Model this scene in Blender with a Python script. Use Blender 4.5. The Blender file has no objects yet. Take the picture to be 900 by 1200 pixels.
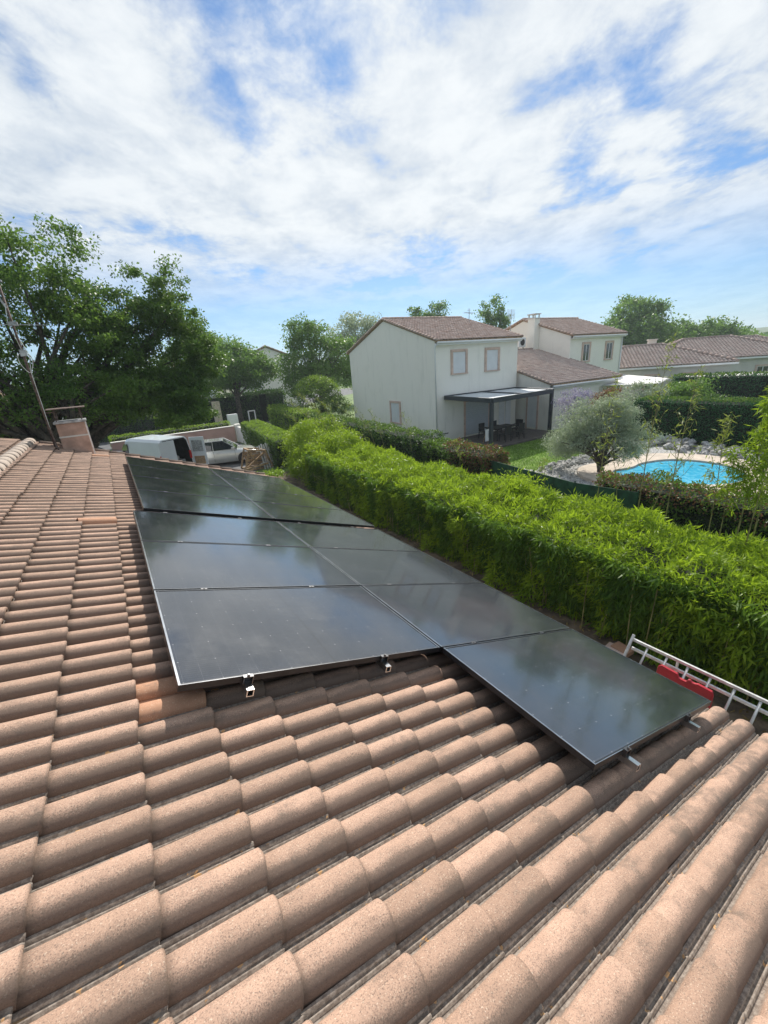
import bpy, math, random
import numpy as np
from mathutils import Vector, Matrix, Euler
sc = bpy.context.scene
C = bpy.context.collection
random.seed(7)
RNG = np.random.default_rng(7)
R = math.radians

# ------------------------------------------------------------------ camera
CAM_POS = (-1.585, -1.884, 1.936)
W2C = ((0.8312, -0.5517, -0.0689), (-0.2408, -0.2455, -0.939), (0.5012, 0.7971, -0.3369))
cd = bpy.data.cameras.new('camera')
cam = bpy.data.objects.new('camera', cd)
C.objects.link(cam)
r0, r1, r2 = (Vector(r).normalized() for r in W2C)
m = Matrix((r0, -r1, -r2)).transposed().to_4x4()
m.translation = Vector(CAM_POS)
cam.matrix_world = m
cd.sensor_fit = 'HORIZONTAL'
cd.sensor_width = 36
cd.lens = 36 * 478.6 / 900
cd.clip_start = 0.05
cd.clip_end = 6000
sc.camera = cam

# ------------------------------------------------------------------ sky, sun, exposure
SUN_AZ, SUN_EL = R(38), R(41)
SUN = Vector((math.sin(SUN_AZ) * math.cos(SUN_EL), math.cos(SUN_AZ) * math.cos(SUN_EL), math.sin(SUN_EL)))
sc.view_settings.view_transform = 'Standard'
sc.view_settings.look = 'None'
sc.view_settings.exposure = 0.25
sc.view_settings.gamma = 1.0
try:
    sc.cycles.use_denoising = True
    sc.cycles.max_bounces = 8
    sc.cycles.diffuse_bounces = 3
    sc.cycles.transparent_max_bounces = 6
    sc.cycles.volume_bounces = 0
except Exception:
    pass


class NT:
    """small helper round a node tree"""
    def __init__(s, t):
        s.t = t; s.n = t.nodes; s.l = t.links
    def new(s, typ, **kw):
        n = s.n.new(typ)
        for k, v in kw.items():
            if k.startswith('i_'):
                n.inputs[k[2:].replace('_', ' ')].default_value = v
            else:
                setattr(n, k, v)
        return n
    def put(s, sock, v):
        if isinstance(v, bpy.types.NodeSocket): s.l.new(v, sock)
        elif isinstance(v, bpy.types.Node): s.l.new(v.outputs[0], sock)
        else: sock.default_value = v
    def math(s, op, a, b=0.0, c=0.0, clamp=False):
        n = s.n.new('ShaderNodeMath'); n.operation = op; n.use_clamp = clamp
        s.put(n.inputs[0], a); s.put(n.inputs[1], b)
        if len(n.inputs) > 2: s.put(n.inputs[2], c)
        return n.outputs[0]
    def smooth(s, v, lo, hi, a=0.0, b=1.0):
        n = s.n.new('ShaderNodeMapRange'); n.interpolation_type = 'SMOOTHSTEP'
        s.put(n.inputs['Value'], v)
        n.inputs['From Min'].default_value = lo; n.inputs['From Max'].default_value = hi
        n.inputs['To Min'].default_value = a; n.inputs['To Max'].default_value = b
        return n.outputs[0]
    def mix(s, f, a, b, mode='MIX'):
        n = s.n.new('ShaderNodeMix'); n.data_type = 'RGBA'; n.blend_type = mode
        s.put(n.inputs[0], f)
        s.put(n.inputs[6], c4(a) if isinstance(a, tuple) else a)
        s.put(n.inputs[7], c4(b) if isinstance(b, tuple) else b)
        return n.outputs[2]
    def noise(s, vec, scale, detail=4, rough=0.55, dist=0.0):
        n = s.n.new('ShaderNodeTexNoise')
        if vec is not None: s.l.new(vec, n.inputs['Vector'])
        n.inputs['Scale'].default_value = scale; n.inputs['Detail'].default_value = detail
        n.inputs['Roughness'].default_value = rough; n.inputs['Distortion'].default_value = dist
        return n.outputs['Fac']


def c4(c): return (c[0], c[1], c[2], 1.0)


w = bpy.data.worlds.new('World'); sc.world = w; w.use_nodes = True
T = NT(w.node_tree); w.node_tree.nodes.clear()
sky = T.new('ShaderNodeTexSky'); sky.sky_type = 'NISHITA'; sky.sun_disc = False
sky.sun_elevation = SUN_EL; sky.sun_rotation = SUN_AZ
sky.altitude = 100; sky.air_density = 1.0; sky.dust_density = 0.15; sky.ozone_density = 3.0
tc = T.new('ShaderNodeTexCoord')
sep = T.new('ShaderNodeSeparateXYZ'); T.put(sep.inputs[0], tc.outputs['Generated'])
zz = T.math('ADD', T.math('MAXIMUM', sep.outputs[2], 0.0), 0.10)
px_ = T.math('DIVIDE', sep.outputs[0], zz); py_ = T.math('DIVIDE', sep.outputs[1], zz)
cmb = T.new('ShaderNodeCombineXYZ'); T.put(cmb.inputs[0], px_); T.put(cmb.inputs[1], py_)
# streaks of cloud run along one wind direction, so they fan out of the horizon
al = T.math('ADD', T.math('MULTIPLY', px_, math.sin(R(34))), T.math('MULTIPLY', py_, math.cos(R(34))))
ac_ = T.math('SUBTRACT', T.math('MULTIPLY', px_, math.cos(R(34))), T.math('MULTIPLY', py_, math.sin(R(34))))
cm2 = T.new('ShaderNodeCombineXYZ'); T.put(cm2.inputs[0], T.math('ADD', T.math('MULTIPLY', ac_, 1.12), 2.0)); T.put(cm2.inputs[1], T.math('ADD', T.math('MULTIPLY', al, 0.86), 7.7))
pv = cm2.outputs[0]
n_big = T.noise(pv, 0.9, 3, 0.5, 0.2)
n_mid = T.noise(pv, 2.8, 9, 0.60, 0.2)
n_fine = T.noise(pv, 9.0, 6, 0.65, 0.3)
cov = T.math('ADD', T.math('MULTIPLY', n_big, 0.55), T.math('ADD', T.math('MULTIPLY', n_mid, 0.42), T.math('MULTIPLY', n_fine, 0.13)))
mask = T.smooth(cov, 0.395, 0.555)
veil = T.smooth(sep.outputs[2], 0.06, 0.27, 0.06, 1.0)
mask = T.math('MULTIPLY', mask, veil, clamp=True)
mask = T.math('MAXIMUM', mask, T.smooth(sep.outputs[2], 0.0, 0.30, 0.34, 0.10))
glow_v = T.new('ShaderNodeVectorMath', operation='DOT_PRODUCT'); T.put(glow_v.inputs[0], tc.outputs['Generated']); glow_v.inputs[1].default_value = SUN
glow = T.smooth(glow_v.outputs['Value'], 0.45, 1.0)
shade = T.smooth(T.math('ADD', T.math('MULTIPLY', n_mid, 0.65), T.math('ADD', T.math('MULTIPLY', n_fine, 0.2), T.math('MULTIPLY', n_big, 0.15))), 0.38, 0.62)
ccol = T.mix(shade, (0.37, 0.48, 0.63), (0.78, 0.84, 0.90))
ccol = T.mix(T.math('MULTIPLY', glow, 0.42), ccol, (1.05, 1.05, 1.03))
bg1 = T.new('ShaderNodeBackground'); T.put(bg1.inputs[0], T.mix(1.0, sky.outputs[0], (0.56, 0.92, 1.22), 'MULTIPLY')); bg1.inputs[1].default_value = 0.08
bg2 = T.new('ShaderNodeBackground'); T.put(bg2.inputs[0], ccol); bg2.inputs[1].default_value = 0.86
mx = T.new('ShaderNodeMixShader'); T.put(mx.inputs[0], mask); T.put(mx.inputs[1], bg1.outputs[0]); T.put(mx.inputs[2], bg2.outputs[0])
wo = T.new('ShaderNodeOutputWorld'); T.put(wo.inputs[0], mx.outputs[0])

sl = bpy.data.lights.new('sun', 'SUN'); sl.energy = 4.8; sl.angle = R(0.6); sl.color = (1.0, 0.95, 0.87)
so = bpy.data.objects.new('sun', sl); C.objects.link(so)
so.rotation_euler = (-SUN).to_track_quat('-Z', 'Y').to_euler(); so.location = (0, 0, 60)

G = -3.0                      # ground level
PITCH = R(19.5)               # slope of the near roof
U = Vector((math.cos(PITCH), 0, -math.sin(PITCH))); V = Vector((0, 1, 0)); N = Vector((math.sin(PITCH), 0, math.cos(PITCH)))
def rp(u, v, n=0.0): return U * u + V * v + N * n     # point on the near roof (down the slope, along the ridge, above the panels' face)


# ------------------------------------------------------------------ materials
def new_mat(name):
    mt = bpy.data.materials.new(name); mt.use_nodes = True
    t = NT(mt.node_tree)
    return mt, t, mt.node_tree.nodes['Principled BSDF']

def simple(name, col, rough=0.6, metal=0.0, var=0.12, scale=6.0, bump=0.0, bscale=None, spec=0.5, coat=0.0, second=None, dist=0.003, tscale=1.0):
    mt, t, b = new_mat(name)
    tc = t.new('ShaderNodeTexCoord'); vec = tc.outputs['Object']
    f = t.noise(vec, scale, 5, 0.6)
    if second is None: second = tuple(max(0, c * (1 - var * 2)) for c in col)
    hi = tuple(min(1, c * (1 + var)) for c in col)
    t.put(b.inputs['Base Color'], t.mix(t.smooth(f, 0.32, 0.68), second, hi))
    b.inputs['Roughness'].default_value = rough; b.inputs['Metallic'].default_value = metal
    b.inputs['Specular IOR Level'].default_value = spec
    b.inputs['Coat Weight'].default_value = coat
    if bump:
        bp = t.new('ShaderNodeBump'); bp.inputs['Strength'].default_value = bump; bp.inputs['Distance'].default_value = dist
        t.put(bp.inputs['Height'], t.noise(vec, bscale or scale * 6, 4, 0.6)); t.put(b.inputs['Normal'], bp.outputs[0])
    return mt

def leaf_mat(name, c_dark, c_light, trans=0.35, rough=0.55, hue_noise=0.6, spec=0.16):
    mt, t, b = new_mat(name)
    geo = t.new('ShaderNodeNewGeometry')
    tc = t.new('ShaderNodeTexCoord')
    big = t.smooth(t.noise(tc.outputs['Object'], hue_noise, 2, 0.5), 0.35, 0.65)
    f = t.math('ADD', t.math('MULTIPLY', geo.outputs['Random Per Island'], 0.6), t.math('MULTIPLY', big, 0.4))
    col = t.mix(f, c_dark, c_light)
    t.put(b.inputs['Base Color'], col); b.inputs['Roughness'].default_value = rough
    b.inputs['Specular IOR Level'].default_value = spec
    tr = t.new('ShaderNodeBsdfTranslucent')
    t.put(tr.inputs[0], t.mix(0.5, col, tuple(min(1, c * k) for c, k in zip(c_light, (1.5, 1.6, 0.9)))))
    mxs = t.new('ShaderNodeMixShader'); mxs.inputs[0].default_value = trans
    out = t.n['Material Output']
    t.put(mxs.inputs[1], b.outputs[0]); t.put(mxs.inputs[2], tr.outputs[0]); t.put(out.inputs[0], mxs.outputs[0])
    return mt

M = {}
M['asphalt'] = simple('asphalt', (0.13, 0.13, 0.13), 0.9, var=0.2, scale=1.5, bump=0.4, bscale=60)
M['grass_far'] = simple('meadow', (0.13, 0.20, 0.045), 0.9, var=0.3, scale=0.35, second=(0.075, 0.12, 0.03))
M['lawn'] = simple('lawn', (0.17, 0.27, 0.035), 0.9, var=0.2, scale=1.2, bump=0.8, bscale=40, dist=0.03)
M['dirt'] = simple('dirt', (0.16, 0.115, 0.075), 0.95, var=0.3, scale=3, bump=0.8, bscale=30, dist=0.02, second=(0.07, 0.05, 0.035))
M['render'] = simple('wall_render', (0.83, 0.815, 0.75), 0.9, var=0.02, scale=0.7, bump=0.25, bscale=45, second=(0.78, 0.765, 0.70))
def stained(name, base, dark):
    mt, t, b = new_mat(name); tc = t.new('ShaderNodeTexCoord'); mpn = t.new('ShaderNodeMapping'); mpn.inputs['Scale'].default_value = (1.6, 1.6, 0.22); t.put(mpn.inputs[0], tc.outputs['Object'])
    st = t.noise(mpn.outputs[0], 1.5, 6, 0.65); sp_ = t.noise(tc.outputs['Object'], 0.9, 5, 0.65)
    f = t.math('ADD', t.smooth(st, 0.52, 0.75, 0, 0.75), t.smooth(sp_, 0.5, 0.75, 0, 0.35), clamp=True)
    t.put(b.inputs['Base Color'], t.mix(f, base, dark)); b.inputs['Roughness'].default_value = 0.92; b.inputs['Specular IOR Level'].default_value = 0.2
    bp = t.new('ShaderNodeBump'); bp.inputs['Strength'].default_value = 0.4; bp.inputs['Distance'].default_value = 0.006; t.put(bp.inputs['Height'], t.noise(tc.outputs['Object'], 35, 4, 0.7)); t.put(b.inputs['Normal'], bp.outputs[0])
    return mt
M['render'] = stained('wall_render', (0.87, 0.83, 0.745), (0.72, 0.69, 0.615))
M['render2'] = simple('wall_render_grey', (0.64, 0.61, 0.55), 0.9, var=0.05, scale=1.0, bump=0.25, bscale=45)
M['pink_wall'] = simple('pink_render', (0.50, 0.31, 0.25), 0.9, var=0.06, scale=1.2, bump=0.2, bscale=45)
M['surround'] = simple('window_surround', (0.62, 0.45, 0.37), 0.85, var=0.08, scale=4)
M['white'] = simple('white_paint', (0.78, 0.78, 0.77), 0.4, var=0.03, scale=3)
M['shutter'] = simple('white_shutter', (0.72, 0.73, 0.74), 0.45, var=0.03, scale=2)
M['anthracite'] = simple('anthracite_aluminium', (0.035, 0.042, 0.05), 0.4, var=0.08, scale=3)
M['grey_metal'] = simple('aluminium', (0.62, 0.62, 0.62), 0.28, metal=1.0, var=0.06, scale=20)
M['zinc'] = simple('weathered_zinc', (0.42, 0.42, 0.42), 0.5, metal=0.6, var=0.2, scale=12)
M['rust'] = simple('rusty_steel', (0.16, 0.11, 0.09), 0.75, metal=0.3, var=0.3, scale=18)
M['white_metal'] = simple('white_ladder_metal', (0.66, 0.65, 0.62), 0.4, metal=0.25, var=0.12, scale=14)
M['wood'] = simple('raw_timber', (0.40, 0.26, 0.14), 0.8, var=0.25, scale=8, bump=0.3, bscale=50)
M['deck'] = simple('dark_decking', (0.10, 0.085, 0.075), 0.75, var=0.2, scale=4)
M['bark'] = simple('bark', (0.085, 0.07, 0.055), 0.95, var=0.3, scale=6, bump=1.0, bscale=25, dist=0.02)
M['cane'] = simple('bamboo_cane', (0.26, 0.24, 0.09), 0.5, var=0.3, scale=3)
M['glass_dark'] = simple('dark_glass', (0.02, 0.025, 0.03), 0.05, var=0.1, scale=3, coat=1.0)
M['tyre'] = simple('tyre_rubber', (0.02, 0.02, 0.02), 0.8, var=0.2, scale=10)
M['black'] = simple('black_plastic', (0.015, 0.015, 0.016), 0.5, var=0.2, scale=10)
M['red'] = simple('red_plastic', (0.42, 0.012, 0.025), 0.35, var=0.1, scale=8)
M['gravel_c'] = simple('pale_gravel', (0.46, 0.45, 0.43), 0.9, var=0.35, scale=14, bump=1.0, bscale=30, dist=0.03)
M['stone'] = simple('pool_rock', (0.42, 0.41, 0.39), 0.9, var=0.25, scale=5, bump=0.6, bscale=12, dist=0.02)
M['pool_deck'] = simple('pool_terrace', (0.56, 0.47, 0.38), 0.8, var=0.08, scale=4, bump=0.2, bscale=30)
M['pool_liner'] = simple('pool_liner', (0.10, 0.62, 0.85), 0.5, var=0.04, scale=1.0)
M['canopy'] = simple('white_canvas', (0.72, 0.70, 0.66), 0.8, var=0.04, scale=1.0)
M['mesh_green'] = simple('green_mesh', (0.02, 0.075, 0.04), 0.85, var=0.2, scale=5)
M['cable'] = simple('white_cable', (0.6, 0.6, 0.58), 0.5, var=0.05, scale=5)
M['lamp_red'] = simple('red_tail_lamp', (0.5, 0.02, 0.02), 0.2, var=0.05, scale=5)
M['cardboard'] = simple('cardboard', (0.42, 0.27, 0.15), 0.85, var=0.12, scale=8)
M['pergola_top'] = simple('pergola_slats', (0.62, 0.66, 0.68), 0.45, var=0.06, scale=1.5)
M['hill'] = simple('wooded_hill', (0.06, 0.10, 0.035), 0.95, var=0.5, scale=0.05, second=(0.10, 0.13, 0.05))

M['leaf_bamboo'] = leaf_mat('bamboo_leaves', (0.075, 0.15, 0.014), (0.34, 0.455, 0.035), 0.45, 0.4, 0.9)
M['leaf_shoot'] = leaf_mat('shoot_leaves', (0.12, 0.17, 0.03), (0.30, 0.34, 0.09), 0.4, 0.45, 0.9)
M['leaf_bamboo_shaded'] = leaf_mat('bamboo_leaves_shaded', (0.025, 0.075, 0.010), (0.15, 0.25, 0.030), 0.40, 0.45, 1.2)  # shaded copy of the bamboo leaves, for the hedge flank
M['leaf_tree'] = leaf_mat('walnut_leaves', (0.035, 0.09, 0.022), (0.15, 0.24, 0.05), 0.40, 0.4, 0.5)
M['leaf_tree2'] = leaf_mat('broad_leaves', (0.05, 0.12, 0.03), (0.18, 0.29, 0.07), 0.38, 0.45, 0.4)
M['leaf_dark'] = leaf_mat('dark_leaves', (0.022, 0.065, 0.018), (0.07, 0.14, 0.03), 0.28, 0.5, 0.8)
M['leaf_hedge'] = leaf_mat('hedge_leaves', (0.04, 0.085, 0.018), (0.15, 0.24, 0.045), 0.35, 0.45, 0.8)
M['leaf_bright'] = leaf_mat('bright_hedge_leaves', (0.09, 0.17, 0.02), (0.27, 0.38, 0.05), 0.4, 0.45, 0.8)
M['leaf_cypress'] = leaf_mat('clipped_cypress', (0.018, 0.085, 0.030), (0.05, 0.15, 0.045), 0.15, 0.6, 0.6)
M['leaf_red'] = leaf_mat('reddish_leaves', (0.10, 0.055, 0.03), (0.26, 0.13, 0.08), 0.3, 0.45, 1.2)
M['leaf_olive'] = leaf_mat('olive_leaves', (0.18, 0.23, 0.15), (0.42, 0.48, 0.36), 0.25, 0.5, 1.0)
M['flower'] = leaf_mat('purple_blossom', (0.22, 0.20, 0.35), (0.42, 0.38, 0.55), 0.3, 0.6, 1.0)
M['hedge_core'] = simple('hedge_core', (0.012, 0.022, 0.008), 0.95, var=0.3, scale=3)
M['blade'] = leaf_mat('grass_blades', (0.06, 0.14, 0.02), (0.17, 0.30, 0.045), 0.35, 0.5, 1.0)


def tile_mat(name, ref, base_a, base_b, grime_shade=1.0, joined=False, scale=1.0):
    """clay tile: pinkish body, dark and pale specks, sooty patches, painted flank and lip shade and a weathered channel. UV.y runs across the tile, 0..1"""
    mt, t, b = new_mat(name)
    tc = t.new('ShaderNodeTexCoord'); tc.object = ref
    vec = tc.outputs['Object']
    uv = t.new('ShaderNodeUVMap'); uv.uv_map = 'UVMap'
    su = t.new('ShaderNodeSeparateXYZ'); t.put(su.inputs[0], uv.outputs[0])
    oi = t.new('ShaderNodeObjectInfo'); geo = t.new('ShaderNodeNewGeometry')
    rnd = t.math('FRACT', t.math('ADD', t.math('MULTIPLY', oi.outputs['Random'], 7.3), geo.outputs['Random Per Island']))
    col = t.mix(rnd, base_a, base_b)
    blot = t.smooth(t.noise(vec, 9 * scale, 6, 0.7), 0.35, 0.68)
    col = t.mix(t.math('MULTIPLY', blot, 0.28), col, tuple(c * 0.62 for c in base_a))
    # specks
    sp = t.noise(vec, 230 * scale, 4, 0.8)
    col = t.mix(t.smooth(sp, 0.50, 0.66, 0, 0.72 * grime_shade), col, (0.10, 0.075, 0.06))
    sp2 = t.noise(vec, 175 * scale, 3, 0.7)
    col = t.mix(t.smooth(sp2, 0.58, 0.68, 0, 0.6), col, (0.74, 0.60, 0.46))
    # soot streaks along the run, plus shade painted on the barrel's lower flank
    mpn = t.new('ShaderNodeMapping'); mpn.inputs['Scale'].default_value = (5 * scale, 13 * scale, 8 * scale); t.put(mpn.inputs[0], vec)
    st = t.noise(mpn.outputs[0], 1.0, 6, 0.68)
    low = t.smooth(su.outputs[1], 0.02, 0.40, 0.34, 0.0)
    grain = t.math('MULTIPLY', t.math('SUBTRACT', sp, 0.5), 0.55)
    soot_shade = t.smooth(t.math('ADD', t.math('ADD', t.math('MULTIPLY', t.math('SUBTRACT', st, 0.5), 0.55), 0.5), t.math('ADD', low, grain)), 0.47, 0.76, 0, 0.72 * grime_shade)
    col = t.mix(soot_shade, col, (0.10, 0.078, 0.064))
    # large darker weathered areas toward the eave
    sv = t.new('ShaderNodeSeparateXYZ'); t.put(sv.inputs[0], vec)
    if ref is not None:
        eave = t.math('MULTIPLY', t.smooth(sv.outputs[0], -1.0, 2.2, 0, 1), t.smooth(sv.outputs[1], 1.0, -2.0, 0, 1))
        bl2 = t.smooth(t.math('ADD', t.noise(vec, 6, 7, 0.75), t.math('MULTIPLY', eave, 0.15)), 0.54, 0.72, 0, 0.62)
        col = t.mix(bl2, col, (0.13, 0.105, 0.085))
    lip_shade = t.math('MAXIMUM', t.smooth(su.outputs[0], 0.965, 1.0, 0, 0.55), t.smooth(su.outputs[0], 0.185, 0.11, 0, 0.8) if False else t.smooth(su.outputs[0], 0.11, 0.20, 0.7, 0.0))  # shadow of the overlapping lip, painted dark at both tile ends
    col = t.mix(t.math('MULTIPLY', lip_shade, 0.8 * grime_shade), col, (0.10, 0.075, 0.06))
    # weathered channel
    ch = t.smooth(su.outputs[1], 0.73, 0.79)
    chn = t.mix(t.smooth(t.noise(vec, 60 * scale, 6, 0.75), 0.4, 0.62), (0.15, 0.125, 0.105), (0.31, 0.27, 0.23))
    lich = t.smooth(t.noise(vec, 34 * scale, 2, 0.5), 0.665, 0.70)
    chn = t.mix(lich, chn, (0.50, 0.30, 0.14))
    col = t.mix(t.math('MULTIPLY', ch, 0.85 * grime_shade + 0.05), col, chn)
    t.put(b.inputs['Base Color'], col)
    b.inputs['Roughness'].default_value = 0.85; b.inputs['Specular IOR Level'].default_value = 0.25
    bp = t.new('ShaderNodeBump'); bp.inputs['Strength'].default_value = 0.55; bp.inputs['Distance'].default_value = 0.0015
    t.put(bp.inputs['Height'], t.math('ADD', sp, t.noise(vec, 40 * scale, 4, 0.6))); t.put(b.inputs['Normal'], bp.outputs[0])
    return mt


# ------------------------------------------------------------------ mesh helpers
def tag(o, label=None, cat=None, group=None, kind=None):
    if label: o['label'] = label
    if cat: o['category'] = cat
    if group: o['group'] = group
    if kind: o['kind'] = kind
    return o

def empty(name, loc, label, cat, group=None, rz=0.0):
    o = bpy.data.objects.new(name, None); C.objects.link(o)
    o.location = loc; o.rotation_euler = (0, 0, rz); o.empty_display_size = 0.2
    return tag(o, label, cat, group)

def link(name, me, parent=None, mats=None, world=False):
    o = bpy.data.objects.new(name, me); C.objects.link(o)
    if mats:
        for mt in (mats if isinstance(mats, (list, tuple)) else [mats]): me.materials.append(mt)
    if parent is not None:
        o.parent = parent
        if world:            # geometry written in world coordinates
            o.matrix_parent_inverse = parent_matrix(parent).inverted()
    return o

def parent_matrix(p):
    mt = p.matrix_basis.copy()
    if p.parent is not None: mt = parent_matrix(p.parent) @ p.matrix_parent_inverse @ mt
    return mt

def np_mesh(name, verts, faces, smooth=False, uv=None):
    """faces: (M,4) or (M,3) array"""
    me = bpy.data.meshes.new(name)
    verts = np.asarray(verts, dtype=np.float32); faces = np.asarray(faces, dtype=np.int32)
    k = faces.shape[1]
    me.vertices.add(len(verts)); me.vertices.foreach_set('co', verts.ravel())
    me.loops.add(faces.size); me.loops.foreach_set('vertex_index', faces.ravel())
    me.polygons.add(len(faces)); me.polygons.foreach_set('loop_start', np.arange(0, faces.size, k, dtype=np.int32))
    if smooth: me.polygons.foreach_set('use_smooth', np.ones(len(faces), dtype=bool))
    if uv is not None:
        ul = me.uv_layers.new(name='UVMap'); ul.data.foreach_set('uv', np.asarray(uv, dtype=np.float32)[faces.ravel()].ravel())
    me.update(calc_edges=True)
    return me


class MB:
    def __init__(s): s.v = []; s.f = []; s.mi = []
    def add(s, vs, fs, mi=0):
        b = len(s.v); s.v += [tuple(p) for p in vs]
        for f in fs: s.f.append([b + i for i in f]); s.mi.append(mi)
        return s
    def box(s, x0, x1, y0, y1, z0, z1, mat=None, mi=0):
        vs = [Vector((x, y, z)) for z in (z0, z1) for y in (y0, y1) for x in (x0, x1)]
        if mat is not None: vs = [mat @ p for p in vs]
        return s.add(vs, [(0, 2, 3, 1), (4, 5, 7, 6), (0, 1, 5, 4), (2, 6, 7, 3), (0, 4, 6, 2), (1, 3, 7, 5)], mi)
    def bar(s, a, b, w, h=None, up=(0, 0, 1), mi=0):
        a = Vector(a); b = Vector(b); d = (b - a); L = d.length; d.normalize()
        h = h or w; up = Vector(up)
        if abs(d.dot(up)) > 0.98: up = Vector((1, 0, 0))
        x = d.cross(up).normalized(); z = x.cross(d).normalized()
        mt = Matrix((x, d, z)).transposed().to_4x4(); mt.translation = a
        return s.box(-w / 2, w / 2, 0, L, -h / 2, h / 2, mt, mi)
    def tube(s, pts, rad, seg=8, cap=True, mi=0):
        pts = [Vector(p) for p in pts]
        if not isinstance(rad, (list, tuple)): rad = [rad] * len(pts)
        rings = []; prev = None
        for i, p in enumerate(pts):
            d = (pts[min(i + 1, len(pts) - 1)] - pts[max(i - 1, 0)]).normalized()
            if prev is None:
                x = d.cross(Vector((0, 0, 1)))
                if x.length < 1e-3: x = d.cross(Vector((1, 0, 0)))
            else: x = prev - d * prev.dot(d)
            x.normalize(); y = d.cross(x); prev = x
            rings.append([p + (x * math.cos(2 * math.pi * k / seg) + y * math.sin(2 * math.pi * k / seg)) * rad[i] for k in range(seg)])
        fs = []
        for i in range(len(pts) - 1):
            for k in range(seg):
                a = i * seg + k; b = i * seg + (k + 1) % seg
                fs.append((a, b, b + seg, a + seg))
        if cap:
            fs.append(tuple(range(seg))[::-1]); fs.append(tuple((len(pts) - 1) * seg + k for k in range(seg)))
        return s.add([p for r in rings for p in r], fs, mi)
    def prism(s, poly, a, b, axis='y', mi=0):
        """extrude a 2D polygon between a and b along an axis (poly gives the two other coordinates)"""
        def pt(q, t):
            return {'y': (q[0], t, q[1]), 'x': (t, q[0], q[1]), 'z': (q[0], q[1], t)}[axis]
        n = len(poly); vs = [pt(q, a) for q in poly] + [pt(q, b) for q in poly]
        fs = [tuple(range(n))[::-1], tuple(range(n, 2 * n))] + [(i, (i + 1) % n, n + (i + 1) % n, n + i) for i in range(n)]
        return s.add(vs, fs, mi)
    def build(s, name, mats, parent=None, world=False, smooth=False, bevel=0.0, bseg=2):
        me = bpy.data.meshes.new(name); me.from_pydata([tuple(p) for p in s.v], [], s.f)
        o = link(name, me, parent, mats, world)
        me.polygons.foreach_set('material_index', s.mi)
        if smooth: me.shade_smooth()
        import bmesh
        bm = bmesh.new(); bm.from_mesh(me); bmesh.ops.recalc_face_normals(bm, faces=bm.faces); bm.to_mesh(me); bm.free()
        if bevel:
            md = o.modifiers.new('bevel', 'BEVEL'); md.width = bevel; md.segments = bseg; md.limit_method = 'ANGLE'; md.angle_limit = R(35)
            if smooth: me.shade_smooth()
        return o


# ------------------------------------------------------------------ leaves, trees, hedges
def leaves_np(P, L, W, rng, droop=0.3, up=0.3, out=None):
    """one diamond leaf per point"""
    n = len(P)
    D = rng.normal(size=(n, 3)); D[:, 2] -= droop
    if out is not None: D += out
    D /= np.linalg.norm(D, axis=1)[:, None] + 1e-9
    Q = rng.normal(size=(n, 3)); Q[:, 2] += up * 2
    X = np.cross(D, Q); X /= np.linalg.norm(X, axis=1)[:, None] + 1e-9
    s = rng.uniform(0.65, 1.25, size=(n, 1))
    l = L * s; wd = W * s * 0.5
    nrm = np.cross(X, D)
    v = np.stack([P, P + D * l * 0.45 + X * wd, P + D * l - nrm * l * 0.08, P + D * l * 0.45 - X * wd], axis=1).reshape(-1, 3)
    f = np.arange(n * 4).reshape(-1, 4)
    return v, f

def fnoise(P, sc_, seed=0):
    """cheap smooth noise by summed sines, about -1..1"""
    r = np.random.default_rng(seed); out = np.zeros(len(P))
    for k in range(7):
        d = r.normal(size=P.shape[1]); d = d / np.linalg.norm(d) * sc_ * r.uniform(0.7, 2.0)
        out += np.sin(P @ d * 2 * math.pi + r.uniform(0, 6.28))
    return out / 3.2

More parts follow.
